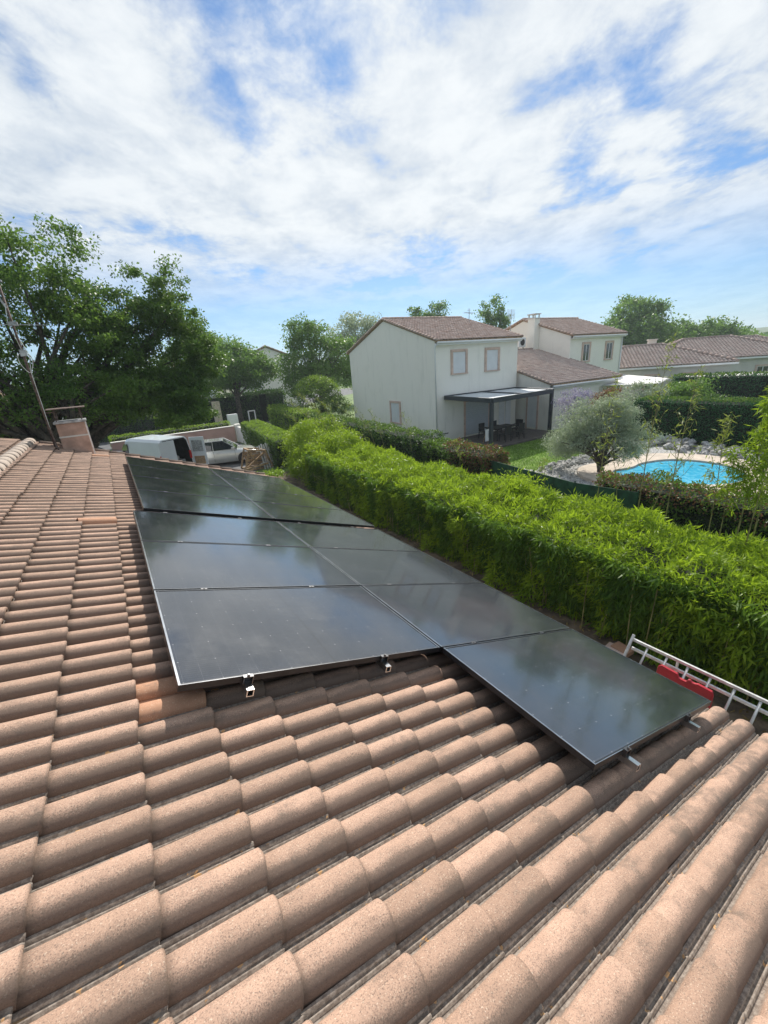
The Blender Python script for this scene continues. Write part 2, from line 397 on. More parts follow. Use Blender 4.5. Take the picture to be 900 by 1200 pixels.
def tree(name, label, cat, base, ells, n_clump, per, leaf, mat, trunk_r=0.25, group=None, clump=0.55, forks=None, seed=1, limbs=14, bark='bark', hollow=0.45, trunk_h=None, aspect=0.55):
    """ells: crown as ellipsoids (x,y,z,rx,ry,rz) relative to base"""
    rng = np.random.default_rng(seed); rr = random.Random(seed)
    root = empty(name, base, label, cat, group)
    vol = np.array([e[3] * e[4] * e[5] for e in ells]) ** 0.8; pick = rng.choice(len(ells), size=n_clump, p=vol / vol.sum())
    cs = []
    for i in pick:
        e = ells[i]
        d = rng.normal(size=3); d /= np.linalg.norm(d)
        r = rng.uniform(hollow, 1.0) ** 0.6 * (1 + 0.22 * fnoise(d[None, :] * 1.3, 0.6, seed + i)[0])
        cs.append([e[0] + d[0] * e[3] * r, e[1] + d[1] * e[4] * r, e[2] + d[2] * e[5] * r])
    cs = np.array(cs)
    # trunk and limbs
    mb = MB()
    zc = min(e[2] - e[5] for e in ells); th = trunk_h or max(0.8, zc + 0.5)
    main = max(ells, key=lambda e: e[3] * e[5])
    fork = Vector((main[0] * 0.25, main[1] * 0.25, th))
    mb.tube([(0, 0, -0.1), (0.03, 0.02, th * 0.5), fork], [trunk_r * 1.25, trunk_r, trunk_r * 0.85], 10)
    limb_mb = MB()
    order = rng.permutation(len(cs))[:limbs]
    for q, j in enumerate(order):
        tip = Vector(cs[j]); f0 = fork if q % 3 else Vector((0.02, 0.02, th * 0.8))
        mid = f0.lerp(tip, 0.5) + Vector((rr.uniform(-.3, .3), rr.uniform(-.3, .3), 0.12 * (tip - f0).length))
        r0_ = trunk_r * rr.uniform(0.35, 0.6)
        limb_mb.tube([f0, f0.lerp(mid, 0.55) + Vector((rr.uniform(-.1, .1), rr.uniform(-.1, .1), 0.1)), mid, tip], [r0_, r0_ * 0.75, r0_ * 0.5, r0_ * 0.12], 6)
        near = np.argsort(((cs - np.array(mid)) ** 2).sum(1))[:5]
        for k in near:
            t2 = Vector(cs[k]); limb_mb.tube([mid, mid.lerp(t2, 0.6) + Vector((0, 0, 0.1)), t2], [r0_ * 0.4, r0_ * 0.22, r0_ * 0.08], 5)
    mb.build('trunk', M[bark], root, smooth=True)
    limb_mb.build('limbs', M[bark], root, smooth=True)
    P = np.repeat(cs, per, axis=0)
    sc_ = rng.uniform(0.55, 1.25, size=len(cs)).repeat(per)[:, None] * clump
    P = P + np.clip(rng.normal(size=P.shape), -1.9, 1.9) * np.array([0.62, 0.62, 0.36]) * sc_
    P = P[P[:, 2] > 0.15]
    v, f = leaves_np(P, leaf, leaf * aspect, rng, droop=0.35, up=0.8)
    me = np_mesh('crown', v, f)
    link('crown', me, root, M[mat])
    return root

def hedge(name, label, path, width, top, n, leaf, lw, mat, seed=1, cat='hedge', group=None, rough=0.10, core=0.16, ends=True, droop=0.4, parts=None, mat_at=None, base=G, round_top=0.12):
    """clipped hedge along a centre line; leaves over top, flanks and ends of a noise-roughened body"""
    rng = np.random.default_rng(seed)
    pts = np.array(path, float); seg = np.diff(pts, axis=0); ln = np.hypot(seg[:, 0], seg[:, 1]); cum = np.r_[0, np.cumsum(ln)]; Lt = cum[-1]
    root = empty(name, (pts[0][0], pts[0][1], base), label, cat, group)
    h = top - base
    per = width + 2 * h
    s = rng.uniform(0, Lt, n); q = rng.uniform(0, per, n)
    if ends:
        k = int(n * width / (Lt + width)); s[:k] = np.where(rng.random(k) < 0.5, rng.uniform(-0.04, 0.10, k), Lt - rng.uniform(-0.04, 0.10, k)); q[:k] = h + rng.uniform(0, width, k); 
    y = np.where(q < h, -width / 2, np.where(q > h + width, width / 2, q - h - width / 2))
    z = np.where(q < h, q, np.where(q > h + width, per - q, h))
    if ends: z[:k] = rng.uniform(0, h, k)
    # rounded shoulders
    d_edge = np.minimum(np.abs(np.abs(y) - width / 2), 1); sh = np.clip(1 - d_edge / 0.35, 0, 1)
    z = np.where(z > h - 0.35, z - round_top * sh ** 2, z)
    ny = np.where(q < h, -1.0, np.where(q > h + width, 1.0, 0.0)); nz = np.where((q >= h) & (q <= h + width), 1.0, 0.0)
    loc = np.stack([s, y, z], 1)
    bumpv = fnoise(loc, 0.7, seed + 5) * rough + fnoise(loc, 2.2, seed + 9) * rough * 0.5 - rng.exponential(rough * 0.6, n)
    y = y + ny * bumpv; z = z + nz * bumpv
    i = np.clip(np.searchsorted(cum, s, side='right') - 1, 0, len(ln) - 1)
    t = ((s - cum[i]) / ln[i])[:, None]
    ctr = pts[i] + seg[i] * t; nrm = np.stack([seg[i][:, 1], -seg[i][:, 0]], 1) / ln[i][:, None]     # -y side is to the left of travel
    P = np.c_[ctr - nrm * (-y)[:, None], base + np.maximum(z, 0.03)]
    out = np.c_[nrm * ny[:, None], nz] * 0.9
    v, f = leaves_np(P, leaf, lw, rng, droop=droop, up=0.5, out=out)
    v -= np.array([pts[0][0], pts[0][1], base])
    me = np_mesh('foliage', v, f)
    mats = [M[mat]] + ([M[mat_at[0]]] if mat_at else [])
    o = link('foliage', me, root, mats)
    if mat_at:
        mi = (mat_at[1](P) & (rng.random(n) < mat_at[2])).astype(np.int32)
        me.polygons.foreach_set('material_index', mi)
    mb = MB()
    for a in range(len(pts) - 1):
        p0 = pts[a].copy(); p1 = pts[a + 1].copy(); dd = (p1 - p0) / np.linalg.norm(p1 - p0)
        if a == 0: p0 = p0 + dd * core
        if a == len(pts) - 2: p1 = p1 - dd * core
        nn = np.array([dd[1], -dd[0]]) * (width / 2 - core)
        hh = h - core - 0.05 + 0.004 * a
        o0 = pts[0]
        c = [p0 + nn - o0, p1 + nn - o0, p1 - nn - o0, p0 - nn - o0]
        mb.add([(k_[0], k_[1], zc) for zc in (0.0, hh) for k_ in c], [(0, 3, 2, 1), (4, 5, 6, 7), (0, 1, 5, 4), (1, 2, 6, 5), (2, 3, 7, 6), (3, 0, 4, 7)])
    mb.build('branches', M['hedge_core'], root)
    return root


# ------------------------------------------------------------------ tile geometry
TL, TP = 0.308, 0.158      # exposure down the slope, pitch along the eave
def tile_profile(seg=10, h=0.056, w=0.122, pitch=TP):
    pr = [(0.0, -0.010)]
    for k in range(seg + 1):
        t = math.pi * k / seg
        pr.append((w / 2 - w / 2 * math.cos(t), h * math.sin(t) ** 0.75 if 0 < k < seg else 0.0))
    pr += [(w + 0.002, -0.004), (w + 0.30 * (pitch - w), -0.006), (w + 0.40 * (pitch - w), 0.003), (w + 0.52 * (pitch - w), 0.003), (w + 0.60 * (pitch - w), -0.007), (pitch - 0.008, -0.006), (pitch - 0.006, 0.005), (pitch + 0.006, 0.005)]
    return pr

def tile_template(seg=10, L=TL + 0.04, thick=0.013, h=0.056, w=0.122, pitch=TP, rise=0.021, lip=True):
    """verts (n,3) as (u,v,n), faces (m,4), uv (n,2); u=0 is the lower lip, going up the slope is negative"""
    pr = tile_profile(seg, h, w, pitch); m_ = len(pr); vs = []; uv = []
    secs = [(-L, 0.90, -rise * 0.6), (-0.006, 1.0, rise), (0.0, 0.985, rise - 0.004), (0.0, 0.96, rise - thick)] if lip else [(-L, 0.92, 0.0), (0.0, 1.0, rise), (0.0, 0.97, rise - thick)]
    for (u, sc_, dn) in secs:
        for (v_, n_) in pr:
            c = w / 2; vs.append((u, c + (v_ - c) * (sc_ if v_ <= w else 1.0), n_ * (sc_ if n_ > 0 else 1) + dn)); uv.append((u / L + 1, v_ / pitch))
    fs = [(a * m_ + i, a * m_ + i + 1, (a + 1) * m_ + i + 1, (a + 1) * m_ + i) for a in range(len(secs) - 1) for i in range(m_ - 1)]
    fs = [tuple(reversed(f)) for f in fs]
    return np.array(vs), np.array(fs), np.array(uv)

def tile_field(name, parent, origin, u_dir, v_dir, n_dir, cells, mat, tpl, eu, ev, jit=0.0, seed=1, smooth=True):
    """cells: list of (i, j); tile (i,j) has its lip at origin + u*eu*(i+1) + v*ev*j"""
    tv, tf, tu = tpl; rng = np.random.default_rng(seed)
    cells = np.array(cells, float); k = len(cells)
    off = np.stack([(cells[:, 0] + 1) * eu, cells[:, 1] * ev, np.zeros(k)], 1) + rng.normal(size=(k, 3)) * np.array([0.003, 0.002, 0.0015]) * jit
    loc = (tv[None] + off[:, None]).reshape(-1, 3)
    if jit: loc[:, 2] += np.repeat(rng.normal(size=k) * 0.012 * jit, len(tv)) * (np.tile(tv[:, 0], k))
    B = np.stack([np.array(u_dir), np.array(v_dir), np.array(n_dir)])
    P = np.array(origin) + loc @ B
    F = (tf[None] + (np.arange(k) * len(tv))[:, None, None]).reshape(-1, tf.shape[1])
    me = np_mesh(name, P, F, smooth, np.tile(tu, (k, 1)))
    o = link(name, me, parent, mat)
    o['kind'] = 'stuff'
    return o

# ================================================================== THE GROUND
def poly_sheet(name, poly, z, mat, label=None):
    me = bpy.data.meshes.new(name); me.from_pydata([(x, y, z) for x, y in poly], [], [tuple(range(len(poly)))])
    o = link(name, me, None, mat); me.flip_normals() if me.polygons[0].normal.z < 0 else None
    o['kind'] = 'structure'
    if label: o['label'] = label
    return o

def grid_sheet(name, x0, x1, y0, y1, nx, ny, zf, mat):
    xs = np.linspace(x0, x1, nx); ys = np.linspace(y0, y1, ny); X, Y = np.meshgrid(xs, ys)
    Z = zf(X, Y); v = np.stack([X, Y, Z], -1).reshape(-1, 3)
    i = np.arange((ny - 1) * (nx - 1)); r, c = i // (nx - 1), i % (nx - 1); a = r * nx + c
    me = np_mesh(name, v, np.stack([a, a + 1, a + nx + 1, a + nx], 1), True)
    o = link(name, me, None, mat); o['kind'] = 'structure'
    return o

poly_sheet('ground', [(-1590, -1590), (1590, -1590), (1590, 1590), (-1590, 1590)], G, M['grass_far'], 'flat green ground reaching to the horizon')
def hill_z(X, Y):
    D = np.hypot(X, Y); A = np.arctan2(X, Y)
    k = np.clip((D - 240) / 500, 0, 1); k = k * k * (3 - 2 * k)
    return G - 1.5 + k * (15 + 9 * np.sin(A * 5 + 1.0) + 5 * np.sin(A * 13 + 0.4)) 
hills = grid_sheet('hills', -1500, 1500, -200, 1500, 130, 80, lambda X, Y: np.where(np.hypot(X, Y) < 230, G - 1.5, hill_z(X, Y)), M['hill'])
poly_sheet('driveway', [(-9, 10.5), (3.0, 10.5), (3.6, 20.0), (6.0, 21.0), (6.4, 31.5), (-12, 33)], G + 0.004, M['asphalt'], 'grey asphalt driveway behind the roof')
poly_sheet('road', [(-60, 44), (5.5, 36.0), (9.0, 33.0), (12.6, 36), (24, 60), (60, 90), (48, 98), (15, 62), (6, 50), (-60, 56)], G + 0.006, M['asphalt'], 'grey residential road beyond the driveway')
poly_sheet('side_path', [(1.5, -8), (5.4, -8), (7.4, 18.8), (3.2, 18.8), (1.5, 11.5)], G + 0.008, M['dirt'], 'bare brown soil strip between the eave and the bamboo')
poly_sheet('lawn', [(13.6, 9.2), (15.0, 9.4), (18.9, 9.8), (22.3, 11.0), (22.6, 15.4), (14.2, 18.0), (13.4, 12)], G + 0.010, M['lawn'], 'short green lawn in front of the pergola')
poly_sheet('gravel_bed', [(9.3, -4), (26, -4), (24.2, 12), (18.9, 11.2), (15.0, 12.0), (14.2, 17), (9.3, 17)], G + 0.005, M['gravel_c'], 'pale gravel bed round the pool')

# blades of grass on the lawn
def in_poly(P, poly):
    x, y = P[:, 0], P[:, 1]; ins = np.zeros(len(P), bool); n = len(poly)
    for i in range(n):
        x1, y1 = poly[i]; x2, y2 = poly[(i + 1) % n]
        c = ((y1 > y) != (y2 > y)) & (x < (x2 - x1) * (y - y1) / (y2 - y1 + 1e-12) + x1); ins ^= c
    return ins
LAWN = [(13.7, 9.4), (15.0, 9.5), (18.9, 9.9), (22.3, 11.1), (22.6, 15.4), (14.2, 18.0), (13.5, 12)]
P = RNG.uniform([13, 9, 0], [23, 18, 0], size=(42000, 3)); P = P[in_poly(P, LAWN)]; P[:, 2] = G + 0.01
v, f = leaves_np(P, 0.07, 0.02, RNG, droop=-2.2, up=0.0)
o = link('grass', np_mesh('grass', v, f), None, M['blade']); tag(o, 'short mown grass blades covering the lawn by the pergola', 'grass', kind='stuff')
# scattered weeds and litter on the soil strip and verge
P = RNG.uniform([2.2, -6, G + 0.01], [5.2, 11, G + 0.03], size=(3500, 3))
v, f = leaves_np(P, 0.09, 0.03, RNG, droop=0.0, up=0.5)
o = link('fallen_leaves', np_mesh('fallen_leaves', v, f), None, leaf_mat('dry_leaves', (0.12, 0.08, 0.03), (0.34, 0.25, 0.11), 0.2, 0.7)); tag(o, 'dry bamboo leaves littering the soil beside the eave', 'leaves', kind='stuff')

# pool
def smooth_loop(pts, k=4):
    pts = [Vector((p[0], p[1], 0)) for p in pts]
    for _ in range(k):
        q = []
        for i in range(len(pts)):
            a, b = pts[i], pts[(i + 1) % len(pts)]; q += [a.lerp(b, 0.25), a.lerp(b, 0.75)]
        pts = q
    return [(p.x, p.y) for p in pts]
POOL = smooth_loop([(14.8, 6.3), (15.3, 7.0), (16.3, 6.55), (17.3, 6.75), (18.75, 6.2), (19.15, 4.9), (18.6, 3.6), (17.2, 2.9), (15.7, 3.2), (14.9, 4.6)], 3)
cx = sum(p[0] for p in POOL) / len(POOL); cy = sum(p[1] for p in POOL) / len(POOL)
def grow(loop, d):
    out = []
    n = len(loop)
    for i, p in enumerate(loop):
        a = loop[i - 1]; b = loop[(i + 1) % n]; t = Vector((b[0] - a[0], b[1] - a[1])).normalized(); nrm = Vector((t.y, -t.x))
        if nrm.dot(Vector((p[0] - cx, p[1] - cy))) < 0: nrm = -nrm
        out.append((p[0] + nrm.x * d, p[1] + nrm.y * d))
    return out
def ring(name, a, b, z0, z1, mat, parent, inner_to=None):
    n = len(a); vs = [(x, y, z1) for x, y in a] + [(x, y, z1) for x, y in b] + [(x, y, z0) for x, y in b] + [(x, y, inner_to if inner_to is not None else z0) for x, y in a]
    fs = []
    for i in range(n):
        j = (i + 1) % n; fs += [(i, j, n + j, n + i), (n + i, n + j, 2 * n + j, 2 * n + i), (3 * n + i, 3 * n + j, j, i)]
    mb = MB(); mb.add(vs, fs); return mb.build(name, mat, parent, world=True)
pool = empty('swimming_pool', (cx, cy, G), 'kidney shaped swimming pool of bright blue water behind the low hedge', 'pool')
ring('terrace', grow(POOL, 0.28), grow(POOL, 1.35), G, G + 0.14, M['pool_deck'], pool)
ring('coping', POOL, grow(POOL, 0.277), G, G + 0.165, M['pool_deck'], pool, G + 0.01)
mt, t, b = new_mat('pool_water'); tc = t.new('ShaderNodeTexCoord')
n1 = t.noise(tc.outputs['Object'], 1.1, 4, 0.6, 0.8); n2 = t.noise(tc.outputs['Object'], 5.0, 3, 0.5, 1.0)
t.put(b.inputs['Base Color'], t.mix(t.smooth(n2, 0.45, 0.62, 0, 0.5), (0.05, 0.40, 0.62), (0.20, 0.62, 0.76)))  # paler patches: caustics and cloud reflections painted into the water colour
b.inputs['Roughness'].default_value = 0.06; b.inputs['IOR'].default_value = 1.33
bp = t.new('ShaderNodeBump'); bp.inputs['Strength'].default_value = 0.5; bp.inputs['Distance'].default_value = 0.05
t.put(bp.inputs['Height'], t.noise(tc.outputs['Object'], 3.0, 3, 0.5, 0.6)); t.put(b.inputs['Normal'], bp.outputs[0]); M['water'] = mt
mb = MB(); mb.add([(x, y, G + 0.09) for x, y in grow(POOL, 0.02)], [tuple(range(len(POOL)))]); mb.build('pool_water', M['water'], pool, world=True)

# rocks round the pool
rock_meshes = []
for k in range(5):
    r = np.random.default_rng(40 + k)
    import bmesh
    bm = bmesh.new(); bmesh.ops.create_icosphere(bm, subdivisions=2, radius=0.5)
    for vv in bm.verts:
        p = np.array(vv.co)[None, :]; s_ = 1 + 0.30 * fnoise(p, 0.9, 60 + k)[0] + r.uniform(-0.05, 0.05)
        vv.co = Vector((vv.co.x * s_, vv.co.y * s_ * 0.8, vv.co.z * s_ * 0.62))
    me = bpy.data.meshes.new('boulder'); bm.to_mesh(me); bm.free(); me.materials.append(M['stone']); rock_meshes.append(me)
rr = random.Random(5); nb = 0
for k in range(150):
    t_ = rr.random()
    x = 20.85 + rr.uniform(0, 1.6); y = -1.0 + t_ * 9.4; x += 0.25 * math.sin(y)
    s_ = rr.uniform(0.28, 0.52)
    o = bpy.data.objects.new('boulder', rock_meshes[k % 5]); C.objects.link(o)
    o.location = (x, y, G + s_ * 0.22 + 0.16 * max(0, (x - 21.3))); o.rotation_euler = (rr.uniform(-.4, .4), rr.uniform(-.4, .4), rr.uniform(0, 6.28)); o.scale = (s_, s_, s_)
    tag(o, 'rough grey boulder in the rockery between the pool terrace and the tall dark hedge', 'rock', 'boulders of the poolside rockery')
for k in range(90):
    t_ = rr.random(); x = 14.0 + 4.6 * t_ + rr.uniform(-.3, .3); y = 9.25 - 0.25 * t_ + rr.uniform(-.55, .35) + 0.5 * math.sin(t_ * 6) * 0.3
    s_ = rr.uniform(0.14, 0.34)
    o = bpy.data.objects.new('edging_stone', rock_meshes[k % 5]); C.objects.link(o)
    o.location = (x, y, G + s_ * 0.2); o.rotation_euler = (rr.uniform(-.4, .4), rr.uniform(-.4, .4), rr.uniform(0, 6.28)); o.scale = (s_, s_, s_)
    tag(o, 'small pale stone edging the lawn beside the olive tree', 'stone', 'stones edging the lawn')
# loose gravel
P = RNG.uniform([9.6, 5.4, G], [20, 14.5, G], size=(9000, 3)); P = P[~in_poly(P, LAWN) & ~in_poly(P, grow(POOL, 1.4))]; P[:, 2] = G + 0.02
tv = np.array([(1, 0, 0), (-.5, .8, 0), (-.5, -.8, 0), (0, 0, .8)]); tf = np.array([(0, 1, 3), (1, 2, 3), (2, 0, 3)])
sz = RNG.uniform(0.03, 0.09, len(P)); an = RNG.uniform(0, 6.28, len(P)); ca, sa = np.cos(an), np.sin(an)
vx = (tv[None, :, 0] * ca[:, None] - tv[None, :, 1] * sa[:, None]) * sz[:, None]; vy = (tv[None, :, 0] * sa[:, None] + tv[None, :, 1] * ca[:, None]) * sz[:, None]
vv = np.stack([vx, vy, np.repeat(tv[None, :, 2], len(P), 0) * sz[:, None]], -1) + P[:, None]
o = link('gravel', np_mesh('gravel', vv.reshape(-1, 3), (tf[None] + 4 * np.arange(len(P))[:, None, None]).reshape(-1, 3)), None, M['stone']); tag(o, 'loose pale gravel around the olive tree and pool', 'gravel', kind='stuff')

# ================================================================== THE NEAR HOUSE
house = empty('tiled_house', (-3.0, 3.0, G), 'low house whose pinkish clay tiled roof fills the foreground under the solar panels', 'house')
HL = Vector(house.location)
U_RIDGE, U_EAVE, V0, V1 = -3.24, 2.134, -3.40, 9.62
def xz(u, n): p = rp(u, 0, n); return (p.x, p.z)
xr, zr = xz(U_RIDGE, -0.235)
# deck of the visible slope carries the roof's coordinate frame for the tile material
deck = bpy.data.objects.new('roof_deck', None)
mb = MB(); mb.box(U_RIDGE, U_EAVE - 0.05, V0, V1, -0.30, -0.216)
deck = mb.build('roof_deck', M['wood'], house); deck.location = -HL; deck.rotation_euler = (0, PITCH, 0)
M['tile'] = tile_mat('clay_tile', deck, (0.405, 0.262, 0.187), (0.56, 0.363, 0.265))
M['tile_new'] = tile_mat('fresh_orange_tile', deck, (0.50, 0.27, 0.165), (0.55, 0.30, 0.185), grime_shade=0.12)
M['tile_ridge'] = tile_mat('pale_ridge_tile', deck, (0.46, 0.38, 0.32), (0.52, 0.43, 0.35), grime_shade=0.8)
# walls and far slope
mb = MB()
xw0, xw1 = 2 * xr - 1.55, 1.55
def roofz(x): return zr - 0.09 - abs(x - xr) * math.tan(PITCH)
mb.prism([(xw0, G), (xw1, G), (xw1, roofz(xw1)), (xr, roofz(xr)), (xw0, roofz(xw0))], V0 + 0.3, V1 - 0.2, 'y')
mb.build('wall', M['render2'], house, world=True)
mb = MB(); xl, zl = 2 * xr - 2.0, roofz(2 * xr - 2.0) + 0.09
mb.prism([(xr - 0.002, zr - 0.085), (xr - 0.002, zr), (xl, zl), (xl, zl - 0.085)], V0, V1, 'y'); mb.build('roof_deck', M['wood'], house, world=True)
tpl_lo = tile_template(5, lip=False)
U2 = Vector((-math.cos(PITCH), 0, -math.sin(PITCH))); N2 = Vector((-math.sin(PITCH), 0, math.cos(PITCH)))
top = Vector((xr, 0, zr)) + N2 * 0.035
tile_field('tile_rows', house, top + Vector((0, V1 - 0.15, 0)), U2, -V, N2, [(i, j) for i in range(17) for j in range(81)], M['tile'], tpl_lo, TL, TP).matrix_parent_inverse = Matrix.Translation(-HL)

# every tile of the visible slope
N0 = -0.200
tpl_hi = tile_template(10)
tile_me = []
for k in range(4):
    r = np.random.default_rng(80 + k); tv, tf, tu = tpl_hi; tv = tv.copy()
    tv[:, 2] += 0.0012 * fnoise(tv * np.array([6, 12, 1]), 1.0, 90 + k); tv[:, 0] += 0.0022 * fnoise(tv[:, 1:2] * 30, 1.0, 95 + k) * (tv[:, 0] > -0.02)
    me = np_mesh('tile', tv, tf, True, tu); me.materials.append(M['tile']); tile_me.append(me)
me_new = np_mesh('tile', tpl_hi[0], tpl_hi[1], True, tpl_hi[2]); me_new.materials.append(M['tile_new'])
U0 = -1.87 - 5 * TL          # lip of column 0
VJ0 = -0.907 - 15 * TP       # near edge of row 0
NI, NJ = 19, 81
MC = Matrix(W2C)
def project(p):
    q = MC @ (Vector(p) - Vector(CAM_POS)); 
    return (450 + 478.6 * q.x / q.z, 600 + 478.6 * q.y / q.z, q.z) if q.z > 0.05 else (1e6, 1e6, q.z)
def under_panel(u, v):
    return (-1.60 < u - 0.1 < 1.70 and 0.10 < v < 8.0) or (0.20 < u - 0.05 < 1.70 and -1.05 < v < 0.2)
rank = []
for i in range(NI):
    for j in range(NJ):
        u = U0 + i * TL; v_ = VJ0 + j * TP
        x, y, d = project(rp(u - TL / 2, v_ + 0.06, -0.16))
        vis = -60 < x < 960 and 300 < y < 1290 and not under_panel(u - TL / 2, v_)
        rank.append((-(1.0 / d ** 2) if vis else 0, i, j))
rank.sort(); single = {(i, j) for a, i, j in rank[:297] if a < 0}
rr = random.Random(3); rest = []
NEW = {(6, 21), (6, 22)}     # two fresh tiles by the corner of the panels
for i in range(NI):
    for j in range(NJ):
        u = U0 + i * TL; v_ = VJ0 + j * TP
        if (i, j) == (5, 42): continue
        if (i, j) in single or (i, j) in NEW:
            nw = (i, j) in NEW
            o = bpy.data.objects.new('tile', me_new if nw else tile_me[rr.randrange(4)]); C.objects.link(o); o.parent = house
            o.location = rp(u - (0.075 if i == 18 else 0) + rr.gauss(0, .0035), v_ + rr.gauss(0, .0018), N0 + rr.gauss(0, .0012)) - HL
            o.rotation_euler = (rr.gauss(0, .006), PITCH + rr.gauss(0, .006), rr.gauss(0, .004))
            if nw: o['label'] = 'fresh orange clay tile at the corner of the nearest left panel'
        else: rest.append((i - (0.075 / TL if i == 18 else 0), j))
tile_field('tile_field', house, rp(U0 - TL, VJ0, N0), U, V, N, rest, M['tile'], tpl_hi, TL, TP, jit=1.0).matrix_parent_inverse = Matrix.Translation(-HL)
o = bpy.data.objects.new('tile', me_new); C.objects.link(o); o.parent = house
o.location = rp(U0 + 5 * TL, VJ0 + 42 * TP - 0.02, N0 + 0.035) - HL; o.rotation_euler = (0.10, PITCH + 0.05, 0.22); o['label'] = 'lifted clay tile lying askew across its row'
o = bpy.data.objects.new('tile', me_new); C.objects.link(o); o.parent = house
o.location = rp(U0 + 5 * TL, VJ0 + 76 * TP, N0 + 0.012) - HL; o.rotation_euler = (0, PITCH, 0); o['label'] = 'fresh orange tile below the chimney'
# two more rows of deck tiles closing the gap to the ridge
# ridge caps
def cap_mesh():
    L = 0.36; segs = 9; vs = []
    for (y, r) in ((0.0, 0.125), (0.03, 0.128), (L, 0.108)):
        for k in range(segs + 1):
            a = math.pi * (k / segs); vs.append((-r * math.cos(a) * 1.0, y, r * math.sin(a) * 0.85))
    vs += [(p[0] * 0.88, 0.0, p[2] * 0.88) for p in vs[:segs + 1]]
    m_ = segs + 1; fs = [(a * m_ + k, a * m_ + k + 1, (a + 1) * m_ + k + 1, (a + 1) * m_ + k) for a in range(2) for k in range(segs)]
    fs += [(k, 3 * m_ + k, 3 * m_ + k + 1, k + 1) for k in range(segs)]
    vs = np.array(vs); uv = np.stack([vs[:, 1] * 2, np.full(len(vs), 0.45)], 1)
    me = np_mesh('ridge_tile', vs, np.array(fs), True, uv); me.materials.append(M['tile_ridge']); return me
cm = cap_mesh(); rz_ = zr + 0.03
k = 0; y = V0
while y < V1 - 0.30:
    o = bpy.data.objects.new('ridge_tile', cm); C.objects.link(o); o.parent = house
    o.location = Vector((xr + rr.gauss(0, .003), y, rz_ + 0.02)) - HL; o.rotation_euler = (0.035, 0, rr.gauss(0, .01)); y += 0.315
mb = MB(); mb.prism([(xr - 0.10, rz_ - 0.03), (xr + 0.10, rz_ - 0.03), (xr + 0.07, rz_ + 0.05), (xr - 0.07, rz_ + 0.05)], V0 + 0.05, V1 - 0.05, 'y'); mb.build('ridge_mortar', M['render2'], house, world=True)
# verge along the far gable: a line of tiles laid on mortar
mb = MB()
for i in range(17):
    u = U_RIDGE + 0.14 + i * TL
    mb.tube([rp(u, V1 - 0.03, N0 + 0.02), rp(u + TL + 0.02, V1 - 0.03, N0 + 0.038)], [0.062, 0.068], 10)
mb.build('verge', M['tile'], house, world=True, smooth=True)
mb = MB(); gx, gz = xz(U_EAVE - 0.03, -0.27)
g_pts = []
for k in range(9):
    a = math.pi * k / 8; g_pts.append((gx + 0.06 - 0.065 * math.cos(a), gz - 0.02 - 0.065 * math.sin(a)))
g_out = g_pts + [(p[0] * 1.0, p[1] + 0.004) for p in reversed([(gx + 0.06 - 0.060 * math.cos(math.pi * k / 8), gz - 0.02 - 0.060 * math.sin(math.pi * k / 8)) for k in range(9)])]
mb.prism(g_out, V0, V1, 'y'); mb.build('gutter', M['white_metal'], house, world=True)

# chimney at the far end of the ridge
mb = MB(); mb.box(-2.57, -2.07, 9.08, 9.52, 0.30, 1.25); ch = mb.build('chimney', simple('chimney_render', (0.44, 0.29, 0.22), 0.9, var=0.12, scale=5, bump=0.3), house, world=True, bevel=0.008)
def sub(mb, name, mat, par, **kw): return mb.build(name, mat, par, world=True, **kw)
mb = MB(); mb.box(-2.575, -2.065, 9.070, 9.53, 0.965, 0.995); sub(mb, 'mortar_band', M['render2'], ch)
mb = MB(); mb.box(-2.60, -2.04, 9.05, 9.55, 1.252, 1.30); sub(mb, 'crown', M['zinc'], ch, bevel=0.006)
mb = MB()
for x in (-2.54, -2.10):
    for y in (9.12, 9.48): mb.bar((x, y, 1.30), (x, y, 1.545), 0.02)
mb.box(-2.66, -2.00, 9.02, 9.58, 1.545, 1.562); sub(mb, 'cover_plate', M['rust'], ch)
mb = MB(); mb.prism([(-2.62, 0.60), (-1.99, 0.38), (-1.99, 0.46), (-2.62, 0.70)], 9.02, 9.076, 'y'); mb.box(-2.066, -2.04, 9.07, 9.085, 0.45, 1.25); sub(mb, 'flashing', M['white_metal'], ch)
# a low mortared course beside the chimney
mast = empty('antenna_mast', (-2.68, 9.0, 0.62), 'rusty television mast with a loop of white cable strapped to the near chimney', 'antenna')
mb = MB(); mb.tube([(-2.68, 9.0, 0.55), (-2.69, 9.0, 2.3), (-2.70, 9.0, 3.88)], [0.022, 0.022, 0.02], 10); mb.build('pole', M['rust'], mast, world=True, smooth=True)
mb = MB(); mb.bar((-2.62, 8.9, 0.56), (-2.685, 8.98, 1.35), 0.022); mb.bar((-2.70, 9.04, 1.5), (-2.55, 9.1, 1.5), 0.02); mb.build('brace', M['rust'], mast, world=True)
mb = MB(); mb.box(-2.80, -2.64, 8.96, 9.05, 3.86, 3.89); mb.bar((-2.76, 8.97, 3.89), (-2.76, 8.97, 3.60), 0.03); mb.bar((-2.76, 8.97, 3.60), (-2.70, 8.98, 3.42), 0.03); mb.build('top_bracket', M['zinc'], mast, world=True)
mb = MB(); mb.box(-2.76, -2.62, 8.95, 9.05, 3.12, 3.19); mb.bar((-3.5, 9.02, 3.17), (-2.2, 9.0, 3.13), 0.012)
for x in (-3.3, -3.1, -2.9, -2.45, -2.3): mb.bar((x, 8.80, 3.16), (x, 9.24, 3.16), 0.007)
mb.build('aerial', M['zinc'], mast, world=True)
mb = MB(); mb.box(-2.73, -2.63, 8.93, 9.0, 2.58, 2.70); mb.build('junction_box', M['zinc'], mast, world=True)
